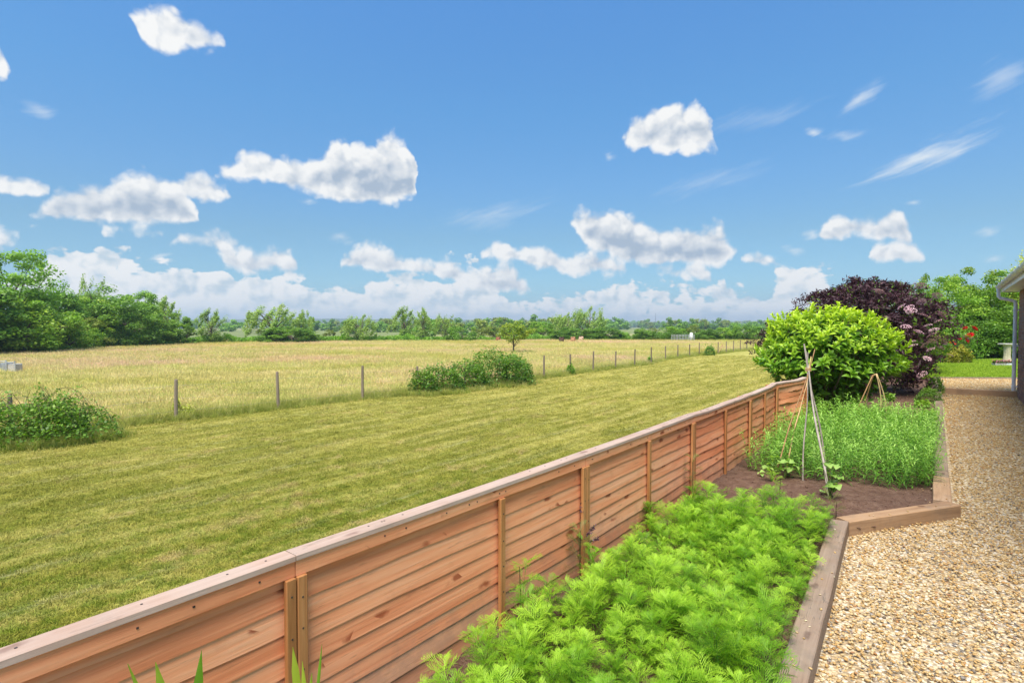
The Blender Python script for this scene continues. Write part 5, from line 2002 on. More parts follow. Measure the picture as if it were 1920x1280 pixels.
# cows grazing
def cow(name, px, py, rz, mat, label):
    import bmesh
    o = P(px, py, ZF)
    me = bpy.data.meshes.new(name)
    pts_ = [(0, 0, 1.02), (0.55, 0, 1.06), (0.95, 0, 1.0), (1.22, 0, 0.86), (1.42, 0, 0.60), (1.50, 0, 0.38), (-0.55, 0, 1.06), (-0.80, 0, 1.05), (-0.90, 0, 0.75), (-0.9, 0, 0.4),
            (0.62, 0.20, 0.75), (0.64, 0.20, 0.38), (0.64, 0.20, 0.0), (0.62, -0.20, 0.75), (0.60, -0.20, 0.38), (0.60, -0.20, 0.0),
            (-0.62, 0.20, 0.75), (-0.70, 0.20, 0.42), (-0.66, 0.20, 0.0), (-0.62, -0.20, 0.75), (-0.74, -0.20, 0.42), (-0.70, -0.20, 0.0), (1.30, 0.2, 0.80), (1.30, -0.2, 0.80)]
    ed = [(0, 1), (1, 2), (2, 3), (3, 4), (4, 5), (0, 6), (6, 7), (7, 8), (8, 9), (1, 10), (10, 11), (11, 12), (1, 13), (13, 14), (14, 15), (6, 16), (16, 17), (17, 18), (6, 19), (19, 20), (20, 21), (3, 22), (3, 23)]
    rad = [.42, .36, .24, .17, .13, .09, .36, .14, .03, .03, .15, .07, .06, .15, .07, .06, .17, .08, .06, .17, .08, .06, .04, .04]
    me.from_pydata(pts_, ed, [])
    ob = link(bpy.data.objects.new(name, me))
    md = ob.modifiers.new('skin', 'SKIN')
    for i, r_ in enumerate(rad):
        me.skin_vertices[0].data[i].radius = (r_, r_)
    me.skin_vertices[0].data[0].use_root = True
    ob.modifiers.new('smooth', 'SUBSURF').levels = 1
    ob.modifiers['smooth'].render_levels = 1
    me.materials.append(mat)
    ob.location = o
    ob.rotation_euler = (0, 0, rz)
    ob.scale = (.9, .85, .7)
    return tag(ob, label, 'cow')


M['cow_dark'] = plain('dark_brown_hide', (0.10, 0.045, 0.028), 0.9)
M['cow_tan'] = plain('tan_hide', (0.50, 0.25, 0.12), 0.9)
M['cow_cream'] = plain('cream_hide', (0.62, 0.42, 0.27), 0.9)
M['cow_red'] = plain('red_hide', (0.34, 0.13, 0.07), 0.9)
cow('cow', 1053, 645.5, R(88), M['cow_dark'], 'dark brown cow, seen end on, grazing below the big willows')
cow('cow', 1074, 644.5, R(78), M['cow_tan'], 'tan cow grazing just right of the dark brown cow')
cow('cow', 1089, 643.0, R(72), M['cow_cream'], 'pale cream cow grazing farthest right of the herd')
cow('cow', 934, 642.5, R(80), M['cow_red'], 'lone reddish cow near the hedge left of the small field tree')


# ------------------------------------------------------------------ the feathery bed nearest the camera
def slim(c, p0, p1, w, tint, side=None):
    """A thread: a thin four-cornered blade from p0 to p1."""
    d = p1 - p0
    s = side if side is not None else np.cross(d, [0, 0, 1.0])
    nrm = np.linalg.norm(s)
    s = s / (nrm + 1e-9) * w * 0.5
    c[0].extend([p0 - s, p0 + s, p1 + s * 0.35, p1 - s * 0.35])
    k = len(c[0])
    c[1].append((k - 4, k - 3, k - 2, k - 1))
    c[2].extend([tint, tint, min(1, tint + 0.15), min(1, tint + 0.15)])


def feather_leaf(c, q, origin, az, rise, length, pairs, thread, tint, w):
    """A twice divided leaf: an arching midrib with pairs of forked threads."""
    d = np.array([math.cos(az), math.sin(az), 0])
    s = np.array([-d[1], d[0], 0])
    def rib(t):
        return origin + d * length * t * math.cos(rise) * (1 - 0.1 * t) + np.array([0, 0, 1]) * (length * t * math.sin(rise) - length * 0.42 * t * t)
    for j in range(4):
        slim(c, rib(j / 4), rib((j + 1) / 4), w * 1.3, tint * 0.9, s)
    for j in range(pairs):
        t = 0.22 + 0.78 * j / (pairs - 1)
        b = rib(t)
        tn = rib(min(1, t + .05)) - rib(t - .05)
        tn /= np.linalg.norm(tn)
        ll = length * 0.46 * (1 - 0.62 * abs(t - 0.42)) * q.uniform(0.8, 1.15)
        for sg in (-1, 1):
            dv = tn * 0.75 + s * sg * 0.8 + np.array([0, 0, q.uniform(-.05, .35)])
            dv /= np.linalg.norm(dv)
            tip = b + dv * ll
            slim(c, b, tip, w, tint)
            for f, sp in ((0.32, 0.55), (0.6, -0.5)):
                m = b + dv * ll * f
                dv2 = dv + tn * sp * 0.9 + np.array([0, 0, q.uniform(-.1, .3)])
                dv2 /= np.linalg.norm(dv2)
                slim(c, m, m + dv2 * ll * 0.42, w * 0.85, min(1, tint + 0.1))


def feather_plant(seed, h, nl, L, mat, w=0.0021, pairs=8):
    q = np.random.default_rng(seed)
    c = ([], [], [])
    lean = q.normal(0, .12, 2)
    for j in range(5):
        t0, t1 = j / 5, (j + 1) / 5
        slim(c, np.array([lean[0] * h * t0, lean[1] * h * t0, h * t0]), np.array([lean[0] * h * t1, lean[1] * h * t1, h * t1]), 0.005 * (1 - .5 * t0), 0.25, np.array([1., 0, 0]))
    for i in range(nl):
        t = 0.25 + 0.75 * (i / nl) ** 0.8
        o = np.array([lean[0] * h * t, lean[1] * h * t, h * t])
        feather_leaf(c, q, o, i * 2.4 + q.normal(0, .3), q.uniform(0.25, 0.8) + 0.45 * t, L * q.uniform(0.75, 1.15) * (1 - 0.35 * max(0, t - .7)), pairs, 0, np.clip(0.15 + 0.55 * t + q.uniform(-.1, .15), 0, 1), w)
    return mesh_np('feather_plant_shape', np.array(c[0]), np.array(c[1]), mat, np.array(c[2]))


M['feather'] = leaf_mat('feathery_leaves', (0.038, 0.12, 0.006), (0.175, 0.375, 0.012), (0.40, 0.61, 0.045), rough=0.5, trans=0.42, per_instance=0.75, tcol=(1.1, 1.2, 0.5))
M['feather_bronze'] = leaf_mat('bronze_feathery_leaves', (0.07, 0.06, 0.02), (0.14, 0.13, 0.04), (0.24, 0.30, 0.06), trans=0.3, per_instance=0.2)
fp = [proto('feather_plant_shape', feather_plant(80 + i, 0.13 + 0.026 * i, 17, 0.105, M['feather'], 0.0021, 7)) for i in range(6)]

# the bed's far edge runs from the fence to the timber
BE0 = P(1252, 985, ZS)
BE1 = P(1545, 982, ZS)


def bed_far(x):
    return np.interp(x, [BE0.x - 0.3, 1.15, 1.7, BE1.x - 0.3, BE1.x + 0.1], [BE0.y - 0.05, 4.55, 4.62, BE1.y + 0.25, BE1.y + 0.0])


q = np.random.default_rng(23)
N = 8500
y = q.uniform(0.9, 4.75, N)
x = q.uniform(-2.0, 2.9, N)
fo = (x - FJ[1].x) * FNRM.x + (y - FJ[1].y) * FNRM.y
lim = 0.13 + 0.10 * vnoise(y, y * 0, 0.5, 12) + np.where(y < 2.5, 0.10, 0)
ok = (fo > lim) & left_of_edging(x + 0.115, y) & (y < bed_far(x) - 0.22)
x, y = x[ok], y[ok]
# keep them apart
keep = []
cell = {}
for i in range(len(x)):
    a, b = int(x[i] / 0.062), int(y[i] / 0.062)
    if any((x[i] - x[j]) ** 2 + (y[i] - y[j]) ** 2 < 0.059 ** 2 for da in (-1, 0, 1) for db in (-1, 0, 1) for j in cell.get((a + da, b + db), [])):
        continue
    cell.setdefault((a, b), []).append(i)
    keep.append(i)
x, y = x[keep], y[keep]
n = len(x)
gap = vnoise(x, y, 0.45, 15)
s_ = q.uniform(0.7, 1.2, n) * (0.62 + 0.6 * gap)
g = gn_scatter('feathery_plants', np.stack([x, y, np.full(n, ZS - 0.01)], 1), np.stack([q.normal(0, .14, n), q.normal(0, .14, n), q.uniform(0, 6.28, n)], 1), s_, q.integers(0, 6, n), fp)
tag(g, 'dense bed of fresh green feathery leaved plants between fence and timber', kind='stuff')
# single plants that stand clear of the mass
for px, py, hh, mt, lab in ((893, 1128, 0.33, 'feather', 'taller feathery plant against the fence batten at the edge of the feathery bed'),
                            (1028, 1062, 0.34, 'feather_bronze', 'thin darker feathery plant standing against the lower fence boards'),
                            (1298, 935, 0.40, 'feather_bronze', 'tall thin feathery plant by the fence at the far corner of the feathery bed'),
                            (1462, 925, 0.22, 'feather', 'feathery plant leaning out toward the foot of the cane wigwam'),
                            (1568, 962, 0.16, 'feather_bronze', 'small olive feathery seedling at the timber corner')):
    p = P(px, py + 12, ZS)
    if px < 1400 and fence_off(p.x, p.y) < 0.12:
        p = p + FNRM * (0.12 - fence_off(p.x, p.y))
    o = empty('feathery_plant', p, px)
    tag(o, lab, 'plant')
    q_ = np.random.default_rng(px)
    me = feather_plant(px, hh, 11, 0.12, M[mt], 0.0022)
    link(bpy.data.objects.new('foliage', me), o)
    mb = MB(); mb.tube([(0, 0, -0.02), (0.004, 0, hh * 0.5), (0, 0.003, hh * .95)], [0.004, 0.003, 0.0015], 5); mb.build('stem', M['bramble_dry'], o)

# ------------------------------------------------------------------ tall leafy crop behind the canes
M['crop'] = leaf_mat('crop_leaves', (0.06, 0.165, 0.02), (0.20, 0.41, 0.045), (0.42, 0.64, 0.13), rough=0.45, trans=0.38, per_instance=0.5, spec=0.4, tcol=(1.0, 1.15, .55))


def crop_plant(seed, h, nl):
    q = np.random.default_rng(seed)
    c = ([], [], [])
    lean = q.normal(0, .14, 2)
    for j in range(4):
        t0, t1 = j / 4, (j + 1) / 4
        slim(c, np.array([lean[0] * h * t0, lean[1] * h * t0, h * t0]), np.array([lean[0] * h * t1, lean[1] * h * t1, h * t1]), 0.006 * (1 - .5 * t0), 0.35, np.array([1., 0, 0]))
    V, F, T = c
    for i in range(nl):
        t = 0.05 + 0.95 * i / nl
        az = i * 2.2 + q.normal(0, .4)
        d = np.array([math.cos(az), math.sin(az), 0]); s = np.array([-d[1], d[0], 0])
        o = np.array([lean[0] * h * t, lean[1] * h * t, h * t])
        L = q.uniform(0.11, 0.19) * (1.1 - 0.45 * t)
        rise = q.uniform(0.5, 1.15)
        w = q.uniform(0.009, 0.015)
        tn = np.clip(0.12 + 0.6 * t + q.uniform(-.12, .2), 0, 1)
        prev = None
        for j in range(5):
            u = j / 4
            p = o + d * L * u * math.cos(rise) + np.array([0, 0, 1]) * (L * u * math.sin(rise) - L * 0.62 * u * u)
            ww = w * (math.sin(math.pi * (0.12 + 0.86 * u)) + 0.08) * 0.5
            V.extend([p - s * ww, p + s * ww])
            T.extend([tn, tn])
            k = len(V)
            if j:
                F.append((k - 4, k - 3, k - 1, k - 2))
    return mesh_np('crop_plant_shape', np.array(V), np.array(F), M['crop'], np.array(T))


cps = [proto('crop_plant_shape', crop_plant(90 + i, 0.40 + 0.03 * i, 26)) for i in range(5)]
q = np.random.default_rng(29)
cf = [P(1392, 876, ZS), P(1450, 892, ZS), P(1560, 903, ZS), P(1700, 917, ZS), P(1766, 912, ZS)]
N = 22000
y = q.uniform(4.8, 9.6, N)
x = q.uniform(1.5, 8.5, N)
fo = (x - FJ[1].x) * FNRM.x + (y - FJ[1].y) * FNRM.y
front = np.interp(x, [p.x for p in cf], [p.y for p in cf])
back = np.interp(x, [3.0, 4.6, 6.5, 7.2], [8.6, 8.6, 8.7, 9.2])
ok = (fo > 0.16) & left_of_edging(x + 0.15, y) & (y > front) & (y < back) & ~((x > 5.9) & (y > 8.4))
x, y = x[ok], y[ok]
keep = []
cell = {}
for i in range(len(x)):
    a, b = int(x[i] / 0.065), int(y[i] / 0.065)
    if any((x[i] - x[j]) ** 2 + (y[i] - y[j]) ** 2 < 0.058 ** 2 for da in (-1, 0, 1) for db in (-1, 0, 1) for j in cell.get((a + da, b + db), [])):
        continue
    cell.setdefault((a, b), []).append(i)
    keep.append(i)
x, y = x[keep], y[keep]
n = len(x)
g = gn_scatter('leafy_crop', np.stack([x, y, np.full(n, ZS - 0.02)], 1), np.stack([q.normal(0, .16, n), q.normal(0, .16, n), q.uniform(0, 6.28, n)], 1),
               q.uniform(0.72, 1.05, n) * (0.82 + 0.28 * vnoise(x, y, 0.7, 19)) * 0.98, q.integers(0, 5, n), cps)
tag(g, 'thick block of tall narrow leaved green crop beside the gravel path', kind='stuff')

# ------------------------------------------------------------------ broad leaves: beans, laurel
def broad_leaf(L, W, mat, tint=0.5, fold=0.25, arch=0.25, nseg=4, name='leaf'):
    V, F = [], []
    for i in range(nseg + 1):
        t = i / nseg
        w = W * 0.5 * math.sin(math.pi * (0.04 + 0.93 * t) ** 0.85)
        z = L * arch * (math.sin(math.pi * t * 0.7) - 0.9 * t * t)
        V += [(L * t, -w, z + fold * w), (L * t, 0, z), (L * t, w, z + fold * w)]
        if i:
            a, b = 3 * (i - 1), 3 * i
            F += [(a, a + 1, b + 1, b)[::-1], (a + 1, a + 2, b + 2, b + 1)[::-1]]
    return mesh_np(name, V, F, mat, [tint] * len(V), True)


M['laurel'] = leaf_mat('laurel_leaves', (0.050, 0.130, 0.010), (0.170, 0.360, 0.022), (0.52, 0.68, 0.045), rough=0.42, trans=0.36, per_instance=0.3, spec=0.4, tcol=(1.2, 1.2, .4))
lc = P(1556, 752, ZS)
lc.y = 9.75
lc.x = (1553 - 960) / FPX * lc.y
laurel = tag(empty('laurel_bush', lc), 'big rounded glossy bright green laurel behind the end of the timber fence', 'bush')
q = np.random.default_rng(37)
RX, RY, HT = 1.23, 1.1, 1.88
lump_c = rand_unit(q, 26)
lump_c[:, 2] = np.abs(lump_c[:, 2])


def laurel_r(u):
    d = u @ lump_c.T
    return 0.80 + 0.20 * np.exp((d.max(1) - 1) * 12) + 0.05 * np.sin(u[:, 0] * 7) * np.sin(u[:, 2] * 9 + 1)


mats_, tints_ = [], []
NS = 640                                      # shoots
u = rand_unit(q, NS)
u[:, 2] = np.where(u[:, 2] < -0.25, -u[:, 2], u[:, 2])
rr = laurel_r(u) * q.uniform(0.78, 1.03, NS)
zc = HT * 0.46
for k in range(NS):
    base = np.array([u[k, 0] * RX * rr[k], u[k, 1] * RY * rr[k], zc + u[k, 2] * (HT - zc if u[k, 2] > 0 else zc) * rr[k]])
    if base[2] < 0.06:
        continue
    axis = Vector((u[k, 0] * 0.8, u[k, 1] * 0.8, u[k, 2] * 0.6 + 0.75)).normalized()
    h = base[2] / HT
    young = np.clip((h - 0.35) * 1.2 + 0.25 * u[k, 2] + q.normal(0, .1), 0, 1) * (rr[k] > 0.8)
    side = axis.cross(Vector((0.3, 0.2, 1))).normalized()
    nl = 8
    for i in range(nl):
        t = i / nl
        a = i * 2.399 + k
        out = (side * math.cos(a) + axis.cross(side) * math.sin(a))
        open_ = 1.15 - 0.75 * t
        d = (axis * math.cos(open_) + out * math.sin(open_)).normalized()
        if open_ > 0.7:
            d.z -= 0.12
            d.normalize()
        zax = (axis - d * axis.dot(d)).normalized()
        yax = zax.cross(d)
        Mx = Matrix((d, yax, zax)).transposed().to_4x4()
        s = q.uniform(0.75, 1.15) * (1.0 - 0.35 * t) * (0.95 if h > .5 else 1.05)
        loc = Vector(base) + axis * (0.10 * t)
        Mx = Matrix.Translation(loc) @ Mx @ Matrix.Diagonal((s, s, s, 1))
        mats_.append(Mx)
        tints_.append(float(np.clip(0.40 + 0.62 * young * (0.45 + 0.75 * t) + q.uniform(-.08, .1), 0, 1)))
mats_a = np.array([np.array(m_) for m_ in mats_])
tints_ = np.array(tints_)
ctr = mats_a[:, :3, 3] + mats_a[:, :3, 0] * 0.07
vis = (Vector((0, 0, EYE)) - lc)
vdir = np.array(vis.normalized())
score = ctr @ vdir + 0.25 * (ctr[:, 2] - 1) + np.abs((ctr / np.array([RX, RY, 1.0])) @ vdir) * 0.4
order = np.argsort(-score)
# spread the separate leaves over the face turned to the camera
front = order[:1500]
sel = set(front[q.permutation(len(front))[:300]].tolist())
lv = [broad_leaf(0.150, 0.056, M['laurel'], tv) for tv in (0.15, 0.32, 0.5, 0.68, 0.88)]
lt = np.array([0.15, 0.32, 0.5, 0.68, 0.88])
baseV = np.zeros(len(lv[0].vertices) * 3)
lv[0].vertices.foreach_get('co', baseV)
baseV = baseV.reshape(-1, 3)
baseF = np.array([list(p.vertices) for p in lv[0].polygons])
rest_i = [i for i in range(len(mats_)) if i not in sel]
for i in sel:
    o = link(bpy.data.objects.new('leaf', lv[int(np.argmin(np.abs(lt - tints_[i])))]), laurel)
    o.matrix_local = mats_[i]
A = mats_a[rest_i]
hv = np.concatenate([baseV, np.ones((len(baseV), 1))], 1)
V = np.einsum('nij,vj->nvi', A, hv)[:, :, :3].reshape(-1, 3)
F = (baseF[None] + (np.arange(len(A)) * len(baseV))[:, None, None]).reshape(-1, 4)
tag(obj_np('foliage', V, F, M['laurel'], laurel, np.repeat(tints_[rest_i], len(baseV)), True), kind='stuff')
c2 = Cat()
for k in range(0, NS, 8):
    e = Vector((u[k, 0] * RX * .85, u[k, 1] * RY * .85, zc + u[k, 2] * .85 * (HT - zc)))
    if e.z < .2:
        continue
    V, F = tube_np([(u[k, 0] * .1, u[k, 1] * .1, 0), Vector((e.x * .4, e.y * .4, e.z * .5)), e], [0.03, 0.02, 0.008], 5)
    c2.add(V, F)
link(bpy.data.objects.new('stems', c2.mesh('stems', M['bark'])), laurel)
# shaded inner leaves so that one does not see through it
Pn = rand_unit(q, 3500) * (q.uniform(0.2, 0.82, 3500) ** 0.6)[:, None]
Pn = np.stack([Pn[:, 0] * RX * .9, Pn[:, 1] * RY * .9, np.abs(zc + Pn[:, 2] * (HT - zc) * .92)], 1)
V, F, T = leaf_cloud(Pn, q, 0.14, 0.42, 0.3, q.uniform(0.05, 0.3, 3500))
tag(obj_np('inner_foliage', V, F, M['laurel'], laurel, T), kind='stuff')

# young beans at the canes
M['bean'] = leaf_mat('bean_leaves', (0.10, 0.20, 0.03), (0.24, 0.42, 0.07), (0.45, 0.62, 0.18), rough=0.5, trans=0.4, per_instance=0.3)
bl = broad_leaf(0.085, 0.078, M['bean'], 0.65, 0.15, 0.3)
bl2 = broad_leaf(0.06, 0.05, M['bean'], 0.9, 0.3, 0.3)
for (px, py, spots, lab) in ((1446, 903, ((1457, 862), (1468, 868), (1449, 872), (1462, 880), (1454, 857), (1441, 877)), 'young bean plant with pale broad leaves on the brown left cane'),
                             (1470, 896, ((1478, 866), (1487, 872), (1483, 880), (1472, 879), (1489, 866)), 'young bean plant on the tan cane, second cane from the fence'),
                             (1556, 935, ((1551, 871), (1566, 872), (1560, 889), (1574, 896), (1563, 905), (1553, 912), (1570, 908), (1545, 880), (1566, 915)), 'tallest young bean plant climbing the front cane of the wigwam'),
                             (1430, 895, ((1428, 888), (1434, 885)), 'tiny yellowish seedling on the bare soil left of the cane wigwam'),
                             (1540, 925, ((1538, 921), (1544, 923)), 'very small seedling in the soil before the front cane')):
    b = P(px, py, ZS)
    o = tag(empty('bean_plant', b), lab, 'plant')
    rr_ = random.Random(px)
    top = None
    for sx, sy in spots:
        e = PD(sx, sy, b.y + rr_.uniform(-.05, .05)) - b
        mb = MB(); mb.tube([(0, 0, 0), (e.x * .5, e.y * .5, e.z * .6), e], [0.0035, 0.003, 0.002], 4); mb.build('stem', M['bean'], o)
        for j in range(3 if len(spots) > 3 else 2):
            lo = link(bpy.data.objects.new('leaf', bl if len(spots) > 3 else bl2), o)
            lo.location = e
            lo.rotation_euler = (rr_.uniform(-.5, .5), rr_.uniform(-.2, .5), rr_.uniform(0, 6.28))
            s = rr_.uniform(0.6, 1.0)
            lo.scale = (s, s, s)

# ------------------------------------------------------------------ purple elder
M['elder'] = leaf_mat('purple_elder_leaves', (0.020, 0.009, 0.012), (0.062, 0.026, 0.034), (0.19, 0.10, 0.11), rough=0.5, trans=0.18, per_instance=0.0, tcol=(1.3, .7, .8))
M['elder_flower'] = leaf_mat('pink_elder_flowers', (0.40, 0.20, 0.24), (0.62, 0.38, 0.42), (0.78, 0.60, 0.60), trans=0.2, per_instance=0.2, tcol=(1, .9, .9))
ec = Vector(((1622 - 960) / FPX * 12.9, 12.9, ZS))
elder = tag(empty('purple_elder', ec), 'large dark purple elder with pink flower heads behind the laurel', 'shrub')
q = np.random.default_rng(41)
HE, WE = PD(1640, 522, 12.9).z - ZS, 3.65
n_cl, per = 270, 170
C_ = []
while len(C_) < n_cl:
    z01 = q.uniform(0.02, 1.0) ** 0.75
    wr = math.sqrt(max(0.0, 1 - z01 ** 4.5)) * (0.80 + 0.20 * min(1, z01 * 2.5))
    a_, r_ = q.uniform(0, 6.28), q.uniform(0.15, 1.0) ** 0.45
    lm_ = 0.84 + 0.34 * float(vnoise(a_ * 1.3 + 20, z01 * 3.1, 0.8, 77))
    wr *= lm_
    z01 *= 0.90 + 0.16 * float(vnoise(math.cos(a_) * r_ * 3 + 9, math.sin(a_) * r_ * 3 + 9, 1.0, 78))
    C_.append((math.cos(a_) * r_ * WE / 2 * wr, math.sin(a_) * r_ * WE / 2 * wr * .75, HE * (0.04 + 0.93 * z01)))
for i_ in range(34):                          # low branches spreading behind the laurel
    C_[-1 - i_] = (q.uniform(-2.35, -1.2), q.uniform(-.5, .5), q.uniform(0.9, 1.0) * (HE * (0.34 + 0.30 * i_ / 34)) + 0.1)
C_ = np.array(C_)
idx = np.repeat(np.arange(n_cl), per)
# sprays: leaves along drooping lines out of each clump
uu = rand_unit(q, n_cl * 9)
uu[:, 2] = uu[:, 2] * .5 - 0.1
sp = q.integers(0, 9, len(idx))
tt = q.uniform(0, 1, len(idx))
L = 0.42
Pn = C_[idx] + uu[idx * 9 + sp] * (tt * L)[:, None] + q.normal(0, .028, (len(idx), 3))
Pn[:, 2] -= 0.10 * tt ** 2
Pn[:, 2] = np.maximum(Pn[:, 2], 0.03)
tint = np.clip(0.35 + q.uniform(-.2, .2, n_cl)[idx] + q.uniform(-.15, .25, len(idx)) + 0.12 * (Pn[:, 2] / HE), 0, 1)
V, F, T = leaf_cloud(Pn, q, 0.088, 0.30, 0.25, tint, droop=0.35)
tag(obj_np('foliage', V, F, M['elder'], elder, T), kind='stuff')
gi = q.choice(len(Pn), 2200, replace=False)
V, F, T = leaf_cloud(Pn[gi] * np.array([.92, .92, 1]), q, 0.10, 0.45, 0.4)
tag(obj_np('green_leaves', V, F, GREEN['garden'], elder, T), kind='stuff')
link(bpy.data.objects.new('trunk', limbs(C_, 0.1, 0.06, q, n_main=40, ztop=HE * .6)), elder)
# umbels: shallow domes of tiny florets
def umbel(seed):
    q = np.random.default_rng(seed)
    n = 90
    r = np.sqrt(q.random(n)) * 0.085
    a = q.uniform(0, 6.28, n)
    Pn = np.stack([r * np.cos(a), r * np.sin(a), 0.022 * (1 - (r / 0.085) ** 2) + q.uniform(-.003, .003, n)], 1)
    V, F, T = leaf_cloud(Pn, q, 0.019, 0.9, 1.6, q.uniform(0.2, 1, n), n_jit=0.4)
    return mesh_np('flower_head', V, F, M['elder_flower'], T)


um = [umbel(i) for i in range(3)]
heads = [(1650, 547), (1713, 533), (1757, 554), (1704, 577), (1733, 592), (1740, 610), (1708, 583), (1664, 596), (1759, 602), (1747, 628), (1756, 634), (1729, 566), (1709, 648), (1711, 640), (1745, 655),
         (1765, 652), (1782, 666), (1738, 672), (1728, 702), (1730, 714), (1690, 575), (1648, 545), (1726, 536), (1749, 640), (1764, 588), (1722, 622), (1698, 612), (1736, 646), (1752, 618), (1770, 640), (1715, 690)]
for i, (px, py) in enumerate(heads):
    edge = abs(px - 1640) / 140
    d = 12.9 - 1.25 * math.sqrt(max(0.02, 1 - edge ** 2)) - 0.45
    p = PD(px, py, d)
    o = link(bpy.data.objects.new('flower_head', um[i % 3]), elder)
    o.location = p - ec
    o.rotation_euler = (q.uniform(.25, .75), q.uniform(-.3, .3) + 0.3 * (px - 1640) / 140, q.uniform(0, 6))
    s = q.uniform(0.8, 1.35)
    o.scale = (s, s, s)

# ------------------------------------------------------------------ hedge trees at the end of the garden
GP = {
    'gA': tree_proto(71, 3.6, 4.4, 0.3, 95, 190, 0.50, 0.105, 'bush', 'garden'),
    'gB': tree_proto(72, 3.2, 4.6, 0.2, 85, 190, 0.46, 0.100, 'bush', 'bright'),
    'gC': tree_proto(73, 3.4, 4.0, 0.0, 95, 180, 0.46, 0.100, 'bush', 'dark'),
    'gW': tree_proto(74, 2.6, 4.6, 0.3, 60, 170, 0.36, 0.095, 'willow', 'yellow'),
}
GH = 'hedge trees closing the end of the garden'
for nm, pr, px, d, top, wd, lab, rz in (
        ('hedge_tree', 'gA', 1735, 19.5, 512, 60, 'green tree top poking up at the shoulder of the purple elder', 0.0),
        ('hedge_tree', 'gA', 1690, 17.5, 528, 130, 'green tree mostly hidden behind the purple elder', 0.5),
        ('hedge_tree', 'gB', 1762, 26.5, 520, 110, 'bright green tree just right of the purple elder', 1.0),
        ('hedge_tree', 'gA', 1822, 27.5, 500, 130, 'tallest rounded tree of the end hedge between elder and house', 2.0),
        ('hedge_tree', 'gB', 1880, 27.0, 508, 100, 'bright green tree of the end hedge beside the downpipe', 0.7),
        ('hedge_tree', 'gW', 1935, 26.5, 476, 100, 'high loose tree rising behind the gutter corner', 0.2),
        ('hedge_tree', 'gA', 1990, 26.5, 500, 140, 'green tree of the end hedge hidden by the house corner', 4.2),
        ('hedge_shrub', 'gC', 1790, 26.3, 570, 120, 'dark lower shrub of the end hedge behind the red roses', 0.0),
        ('hedge_shrub', 'gC', 1850, 26.5, 560, 130, 'dark dense shrub of the end hedge behind the stone seat', 3.0),
        ('hedge_shrub', 'gC', 1915, 26.4, 570, 120, 'dark shrub of the end hedge half hidden by the downpipe', 1.2)):
    place_tree(nm, GP[pr], px, 0, top, wd * 1.12, lab, GH, z=ZR - 0.04, dist=d, rz=rz, cat='tree' if 'tree' in nm else 'bush')
# strip of soil at the hedge foot
ya, yb = P(1760, 668, ZR), P(1900, 666, ZR)
poly_sheet('hedge_soil', [(ya.x - 4, ya.y + .3), (yb.x + 4, yb.y - 0.2), (yb.x + 6, yb.y + 6), (ya.x - 6, ya.y + 6)], ZR - 0.005, M['soil'], label='bare soil at the foot of the end hedge')

# roses and the yellow shrub
rose = tag(empty('rose_bush', P(1806, 676, ZR - .02)), 'red rose bush in flower before the end hedge', 'bush')
rb = P(1806, 676, ZR - .02)
q = np.random.default_rng(43)
sc_ = rb.y / FPX
C_ = np.stack([q.normal(0, 17 * sc_, 26), q.normal(0, .25, 26), q.uniform(6, 54, 26) * sc_], 1)
idx = np.repeat(np.arange(26), 75)
Pn = C_[idx] + q.normal(0, 0.11, (len(idx), 3))
Pn[:, 2] = np.maximum(Pn[:, 2], .02)
V, F, T = leaf_cloud(Pn, q, 0.075, 0.6, 0.4)
tag(obj_np('foliage', V, F, GREEN['mid'], rose, T), kind='stuff')
link(bpy.data.objects.new('stems', limbs(C_, 0.05, 0.02, q, n_main=16, ztop=30 * sc_)), rose)
M['rose'] = leaf_mat('red_petals', (0.30, 0.004, 0.006), (0.60, 0.012, 0.012), (0.80, 0.05, 0.03), trans=0.2, per_instance=0.2, tcol=(1, .3, .3))
def rose_mesh(seed):
    q = np.random.default_rng(seed)
    c = Cat()
    for ring_, (r, n, z, tilt) in enumerate(((0.018, 4, 0.03, 1.2), (0.040, 6, 0.02, 0.8), (0.065, 8, 0.005, 0.35))):
        for k in range(n):
            a = 2 * math.pi * k / n + ring_
            d = np.array([math.cos(a), math.sin(a), 0]); s = np.array([-d[1], d[0], 0])
            b = d * r * .25 + np.array([0, 0, z * .3])
            t_ = d * r + np.array([0, 0, z + r * math.sin(tilt)])
            w = r * 0.75
            c.add([b - s * w * .4, b + s * w * .4, t_ + s * w, t_ - s * w], [(0, 1, 2, 3)], float(q.uniform(.3, 1)))
    return c.mesh('flower', M['rose'])


rm = rose_mesh(1)
for px, py, s in ((1810, 616, 1.1), (1826, 617, 1.5), (1819, 630, 1.6), (1811, 638, 1.4), (1784, 646, 1.6), (1770, 650, 1.3), (1778, 643, .9), (1800, 636, .7), (1806, 655, .8)):
    o = link(bpy.data.objects.new('flower', rm), rose)
    o.location = PD(px, py, rb.y - 0.45) - rb
    o.rotation_euler = (q.uniform(.6, 1.2), q.uniform(-.4, .4), q.uniform(0, 6))
    s *= 1.35
    o.scale = (s, s, s)
M['gold'] = leaf_mat('golden_shrub_leaves', (0.12, 0.13, 0.015), (0.34, 0.34, 0.03), (0.60, 0.46, 0.06), trans=0.3)
heap('golden_shrub', [(1796, 681, 650, 50), (1783, 682, 660, 30)], 58, 2600, 0.07, M['gold'], 'low golden yellow shrub with orange tips at the foot of the roses', z=ZR - .02, arches=2)
